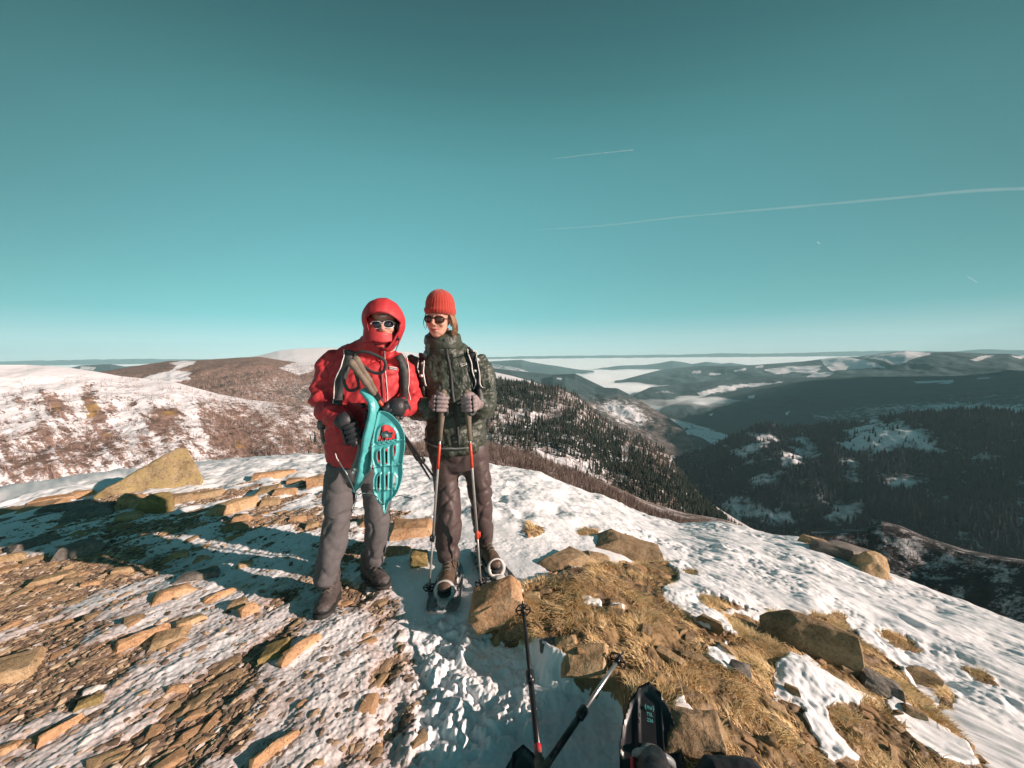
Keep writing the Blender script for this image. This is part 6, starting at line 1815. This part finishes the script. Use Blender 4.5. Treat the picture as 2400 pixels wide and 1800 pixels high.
# boots and white snowshoes under them
shoe_out = [(-.030, .330), (0, .345), (.030, .330), (.062, .295), (.085, .24), (.095, .17), (.094, .08), (.088, -.02), (.080, -.12), (.066, -.20), (.040, -.255), (0, -.27), (-.040, -.255), (-.066, -.20), (-.080, -.12), (-.088, -.02), (-.094, .08), (-.095, .17), (-.085, .24), (-.062, .295)]
shoe_holes = [ell(0, .225, .036, .055), ell(-.060, .08, .012, .06), ell(.060, .08, .012, .06), ell(-.05, -.09, .014, .06), ell(.05, -.09, .014, .06), ell(0, -.13, .018, .07)]
def worn_snowshoe(origin, fwd, up_, label, mats, group, mark=None, k=1.0):
    """origin under the ball of the foot, fwd = walking direction"""
    f = Vector(fwd).normalized(); upv = Vector(up_).normalized(); s = f.cross(upv).normalized(); upv = s.cross(f)
    o = Vector(origin); root = showshoe_root(o, label, group)
    mp = lambda x, y, z: o + s * (float(x) * k) + f * (float(y) * k) + upv * (float(z) + .13 * max(0, (float(y) - .17) / .17) ** 2 * .55)
    rel = lambda x, y, e: .007 * (np.abs(np.abs(x) - .036) < .004) + .006 * (np.abs(y - .155) < .005) + .006 * (np.abs(y + .01) < .004)
    me = plate(shoe_out, shoe_holes if mark is None else [ell(-.06, .0, .016, .10, p=3), ell(.06, .0, .016, .10, p=3)], .006, rel, .0055, mp, .014, .014)
    put('deck', me, M_[mats[0]], root, o)
    P = lambda x, y, z: o + s * x * k + f * y * k + upv * z
    bm = bmesh.new()                                              # toe cradle: an upright ring round the toe of the boot
    pts = [P(math.sin(a) * .052, .150 + .030 * math.cos(a) - .02, .050 + .045 * -math.cos(a) + .012) for a in np.linspace(-2.4, 2.4, 18)]
    pts = [P(.050 * math.sin(a), .135 - .03 * (1 - math.cos(a)) * .5, .052 - .046 * math.cos(a)) for a in np.linspace(.5, 2 * math.pi - .5, 22)]
    ribbon(bm, pts, [f] * 22, .024, .014); loft(bm, [P(0, .155, .012), P(0, .175, .020), P(0, .195, .010)], [(.040, .010), (.034, .012), (.024, .006)], 12, up=s)
    finish('toe_cradle', bm, M_[mats[1]], root, o)
    bm = bmesh.new(); box(bm, P(0, .05, .012), (.085, .20, .010), Matrix((s, f, upv)).transposed(), .004); loft(bm, [P(0, -.10, .012), P(0, -.155, .02), P(0, -.165, .055)], [(.035, .006), (.034, .006), (.030, .006)], 12, up=s)
    finish('foot_plate', bm, M_[mats[1]], root, o)
    bm = bmesh.new()
    for y_, z_, h_ in ((.07, .02, .105), (-.02, .03, .135)):
        pts = [P(.052 * math.cos(a), y_ - .02 * math.sin(a), z_ - .02 + h_ * math.sin(a)) for a in np.linspace(0, math.pi, 16)]
        N = [(p - P(0, y_, z_)).normalized() for p in pts]; ribbon(bm, pts, N, .022, .005)
    pts = [P(.05 * math.cos(a), -.12 - .05 * math.sin(a), .075) for a in np.linspace(0, math.pi, 14)]; ribbon(bm, pts, [(p - P(0, -.12, .075)).normalized() for p in pts], .02, .005)
    cord(bm, [P(.05, .06, .06), P(.09, .08, .075), P(.12, .06, .06), P(.125, .03, .02)], .0035)
    finish('strap', bm, M_[mats[2]], root, o)
    for sg in (-1, 1):
        for y_ in (.10, .0):
            bm = bmesh.new(); box(bm, P(sg * .058, y_, .045), (.014, .035, .03), Matrix((s, f, upv)).transposed(), .004)
            finish('buckle', bm, M_[mats[3]], root, o)
    for x_ in (-.03, -.01, .01, .03):
        bm = bmesh.new(); loft(bm, [P(x_, .165, .0), P(x_, .175, -.022)], [(.007, .003), (.002, .002)], 6)
        finish('crampon', bm, M_['metal'], root, o)
    return root, P, s, f, upv
for (tu, tv, ty), (au, av, ay), lab in (((1046, 1378, 2.20), (1054, 1318, 2.34), 'off white snowshoe on the nearer boot of the olive jacket hiker'), ((1160, 1336, 2.38), (1136, 1280, 2.54), 'off white snowshoe on the farther boot of the olive jacket hiker')):
    ank = W_(au, av, ay); toe = W_(tu, tv, ty); f_ = Vector((toe.x - ank.x, toe.y - ank.y, 0)).normalized()
    gh = max(gz(ank + f_ * t) for t in (-.2, 0, .1, .25)) + .012
    heel = Vector((ank.x, ank.y, gh + .03)) - f_ * .07; toe_ = heel + f_ * .29
    heel.z += .015
    boot(toe_, heel, Vector((ank.x, ank.y, ank.z + .03)), perB, baseB, 'bootb', 1.0)
    worn_snowshoe(Vector((heel.x, heel.y, gh)) + f_ * .15, f_, Vector((0, 0, 1)), lab, ('greyplastic', 'white', 'greywebbing', 'white'), 'white snowshoes worn by the olive jacket hiker')
# rucksack of the olive hiker
bk = bpy.data.objects.new('backpack', None); col.objects.link(bk); bk.location = W_(1056, 960, 2.68); tag(bk, 'rucksack with pale edged straps worn by the hiker in the olive jacket', 'backpack'); bb = bk.location.copy()
bm = bmesh.new(); loft(bm, [W_(1060, 1045, 2.66), W_(1060, 1010, 2.67), W_(1058, 940, 2.68), W_(1054, 870, 2.67), W_(1052, 835, 2.65)], [(.10, .06), (.150, .10), (.155, .11), (.14, .10), (.10, .07)], 20, power=2.6)
put('pack_body', fuse(bm, .010, 2, lambda c, n: .008 * N3(c, 9)), M_['black'], bk, bb)
for path, w in (([(992, 828), (990, 840), (988, 860), (989, 885), (993, 905)], .046), ([(1100, 822), (1104, 832), (1110, 850), (1118, 890), (1124, 915)], .050)):
    bm = bmesh.new(); P, N = on_body(bvB, path, 2.3, 26, .011)
    ribbon(bm, P, N, w, .014); st = finish('shoulder_strap', bm, M_['black'], bk, bb)
    for dx in (-9, 9):
        bm = bmesh.new(); P, N = on_body(bvB, [(u + dx, v) for u, v in path], 2.3, 26, .021); ribbon(bm, P, N, .006, .006); finish('piping', bm, M_['pale'], st, bb)
    bm = bmesh.new(); u, v = path[2]; p, n_ = cast(bvB, u + 8, v - 6, 2.3, .022); box(bm, p, (.022, .010, .018), None, .003); p, n_ = cast(bvB, u + 4, v + 22, 2.3, .022); box(bm, p, (.024, .010, .016), None, .003)
    finish('buckle', bm, M_['pale'], st, bb)
    bm = bmesh.new(); P, N = on_body(bvB, [(path[-1][0], path[-1][1] - 4), (path[-1][0] + 4, path[-1][1] + 25)], 2.3, 10, .01); ribbon(bm, P, N, .024, .004); finish('webbing', bm, M_['greywebbing'], bk, bb)
bm = bmesh.new(); P, N = on_body(bvB, [(998, 1030), (1020, 1046), (1050, 1051), (1100, 1048)], 2.3, 24, .012); ribbon(bm, P, N, .012, .004); finish('hip_belt', bm, M_['greywebbing'], bk, bb)

# ================================================================== gear at the photographer's feet
g_o = ghit(1512, 1850)
f_ = Vector((.27, .95, .10)).normalized()
gC = Vector((g_o[0], g_o[1], 0)); gC.z = max(gz(gC + Vector((a, b, 0))) for a in (-.08, .08) for b in (-.15, 0, .15, .3)) + .015
root, P, s, f, upv = worn_snowshoe(gC + Vector((-.03, -.17, .0)), f_, Vector((0, -.1, 1)), 'black snowshoe with red buckles at the bottom, a dark boot strapped into it', ('blackplastic', 'greyplastic', 'dark', 'redplastic'), None, mark=True, k=1.04)
for txt, yy, zz, sz in (('(nu)', .290, .020, .020), ('TSL', .268, .016, .014), ('226', .252, .012, .014)):
    cu = bpy.data.curves.new('lettering', 'FONT'); cu.body = txt if txt[0] != '(' else '(nu)'; cu.size = sz; cu.align_x = 'CENTER'; cu.align_y = 'CENTER'; cu.extrude = .0005
    to = bpy.data.objects.new('lettering', cu); col.objects.link(to)
    dg = bpy.context.evaluated_depsgraph_get(); me = bpy.data.meshes.new_from_object(to.evaluated_get(dg)); bpy.data.objects.remove(to)
    me.transform(Matrix.Translation(P(0, yy, zz + .006 + .13 * max(0, (yy - .17) / .17) ** 2 * .55 * .0 + .018) - root.location) @ (Matrix.Rotation(.35, 4, s) @ Matrix((s, f, upv)).transposed().to_4x4()))
    me.materials.clear(); link('lettering', me, M_['turq'], root)
bt = bpy.data.objects.new('hiking_boot', None); col.objects.link(bt)
toe_ = P(0, .13, .045); heel = P(0, -.16, .05)
bt.location = heel; tag(bt, 'black hiking boot of the photographer strapped into the black snowshoe', 'boot')
boot(toe_, heel, P(0, -.13, .17), bt, bt.location.copy(), 'bootdark', .95)
bm = bmesh.new(); loft(bm, [P(0, -.09, .12), P(0, -.17, .19), P(0, -.32, .27), P(0, -.50, .36)], [.062, .070, .074, .08], 20)
put('gaiter', fuse(bm, .008, 2, lambda c, n: .008 * N3(c, 9)), M_['black'], bt, bt.location.copy())
# second snowshoe tip and poles of the photographer
g2 = ghit(1215, 1790)
root2, P2, *_r2 = worn_snowshoe(Vector((g2[0] + .01, g2[1] - .38, gz(Vector(g2)) + .02)), Vector((.02, 1, .02)), Vector((0, 0, 1)), 'dark worn snowshoe cut by the bottom edge left of the poles', ('blackplastic', 'greyplastic', 'dark', 'blackplastic'), None)
for a, b, ya, yb, lab, acc in (((1266, 1806), (1224, 1408), 1.17, 1.83, 'black pole pointing forward from the bottom edge with its basket by the orange block', 'redplastic'), ((1262, 1820), (1462, 1528), 1.15, 1.58, 'pole with a bright silver shaft lying slanted over the ice and grass', None)):
    T = W_(*a, ya); B = W_(*b, yb)
    d_ = (B - T).normalized()
    pole(T - d_ * .10, B, lab, shaft='blackmetal', low='blackmetal' if acc else 'metal', accent=acc, accent_rng=(.17, .22), grip='cork', clamp='blackplastic', group='poles of the photographer', grip_len=.16, low_frac=.52, r=.0115)

c = ghit(1685, 1800); c = Vector((c[0], c[1] - .12, gz(Vector(c)) + .03))
bm = bmesh.new(); loft(bm, [c + Vector((-.13, -.02, 0)), c + Vector((-.06, 0, .02)), c + Vector((.04, .0, .02)), c + Vector((.12, -.04, -.02))], [(.06, .05), (.09, .07), (.09, .07), (.06, .05)], 18, up=(0, 1, 0))
me = fuse(bm, .006, 3, lambda p, n: .008 * N3(p, 12))
me.transform(Matrix.Translation(-c)); o = link('bag', me, M_['black']); o.location = c
tag(o, 'black bag cut by the bottom edge right of the black snowshoe', 'bag')

# contrails high above
def contrail(pts, dist, w0, w1, label, strength):
    P = [CAM + rays(u, v) / np.linalg.norm(rays(u, v)) * dist for u, v in spline([np.array(p, float) for p in pts], 60)]
    n = len(P); bm = bmesh.new(); rg = []
    for i, p in enumerate(P):
        t = Vector(P[min(i + 1, n - 1)] - P[max(i - 1, 0)]).normalized(); s = t.cross(Vector((0, 0, 1))).normalized(); q = s.cross(t)
        w = (w0 + (w1 - w0) * i / (n - 1)) * (1 + .35 * mnoise.noise(Vector((i * .35, dist, 0)))) * min(1, i / 6 + .15, (n - 1 - i) / 3 + .1)
        rg.append([bm.verts.new(Vector(p) + s * math.cos(a) * w + q * math.sin(a) * w * .6) for a in np.linspace(0, 2 * math.pi, 10, endpoint=False)])
    for a, b in zip(rg, rg[1:]):
        for k in range(10): bm.faces.new((a[k], a[(k + 1) % 10], b[(k + 1) % 10], b[k]))
    bm.faces.new(rg[0]); bm.faces.new(rg[-1]); bmesh.ops.recalc_face_normals(bm, faces=bm.faces)
    me = bpy.data.meshes.new('contrail'); bm.to_mesh(me); bm.free()
    m = NT('ice_cloud'); m.t.nodes.remove(m.b)
    pv = m.n('ShaderNodeVolumePrincipled'); pv.inputs['Color'].default_value = (.95, .98, 1, 1); pv.inputs['Density'].default_value = strength
    m.l(pv.outputs[0], m.t.nodes['Material Output'].inputs['Volume'])
    tag(link('contrail', me, m.m), label, 'contrail', 'contrails in the clear sky')
contrail([(1290, 373), (1400, 360), (1490, 351)], 36000, 40, 60, 'short thin white contrail high in the middle of the sky', .0030)
contrail([(1240, 540), (1420, 528), (1600, 508), (1850, 486), (2100, 464), (2300, 446), (2500, 440)], 38000, 90, 170, 'long faint contrail rising across the right half of the sky', .0007)
contrail([(1915, 566), (1922, 572)], 36000, 60, 60, 'tiny contrail speck below the long contrail', .004)
contrail([(2265, 646), (2290, 662)], 36000, 50, 60, 'small slanting contrail low at the right', .003)
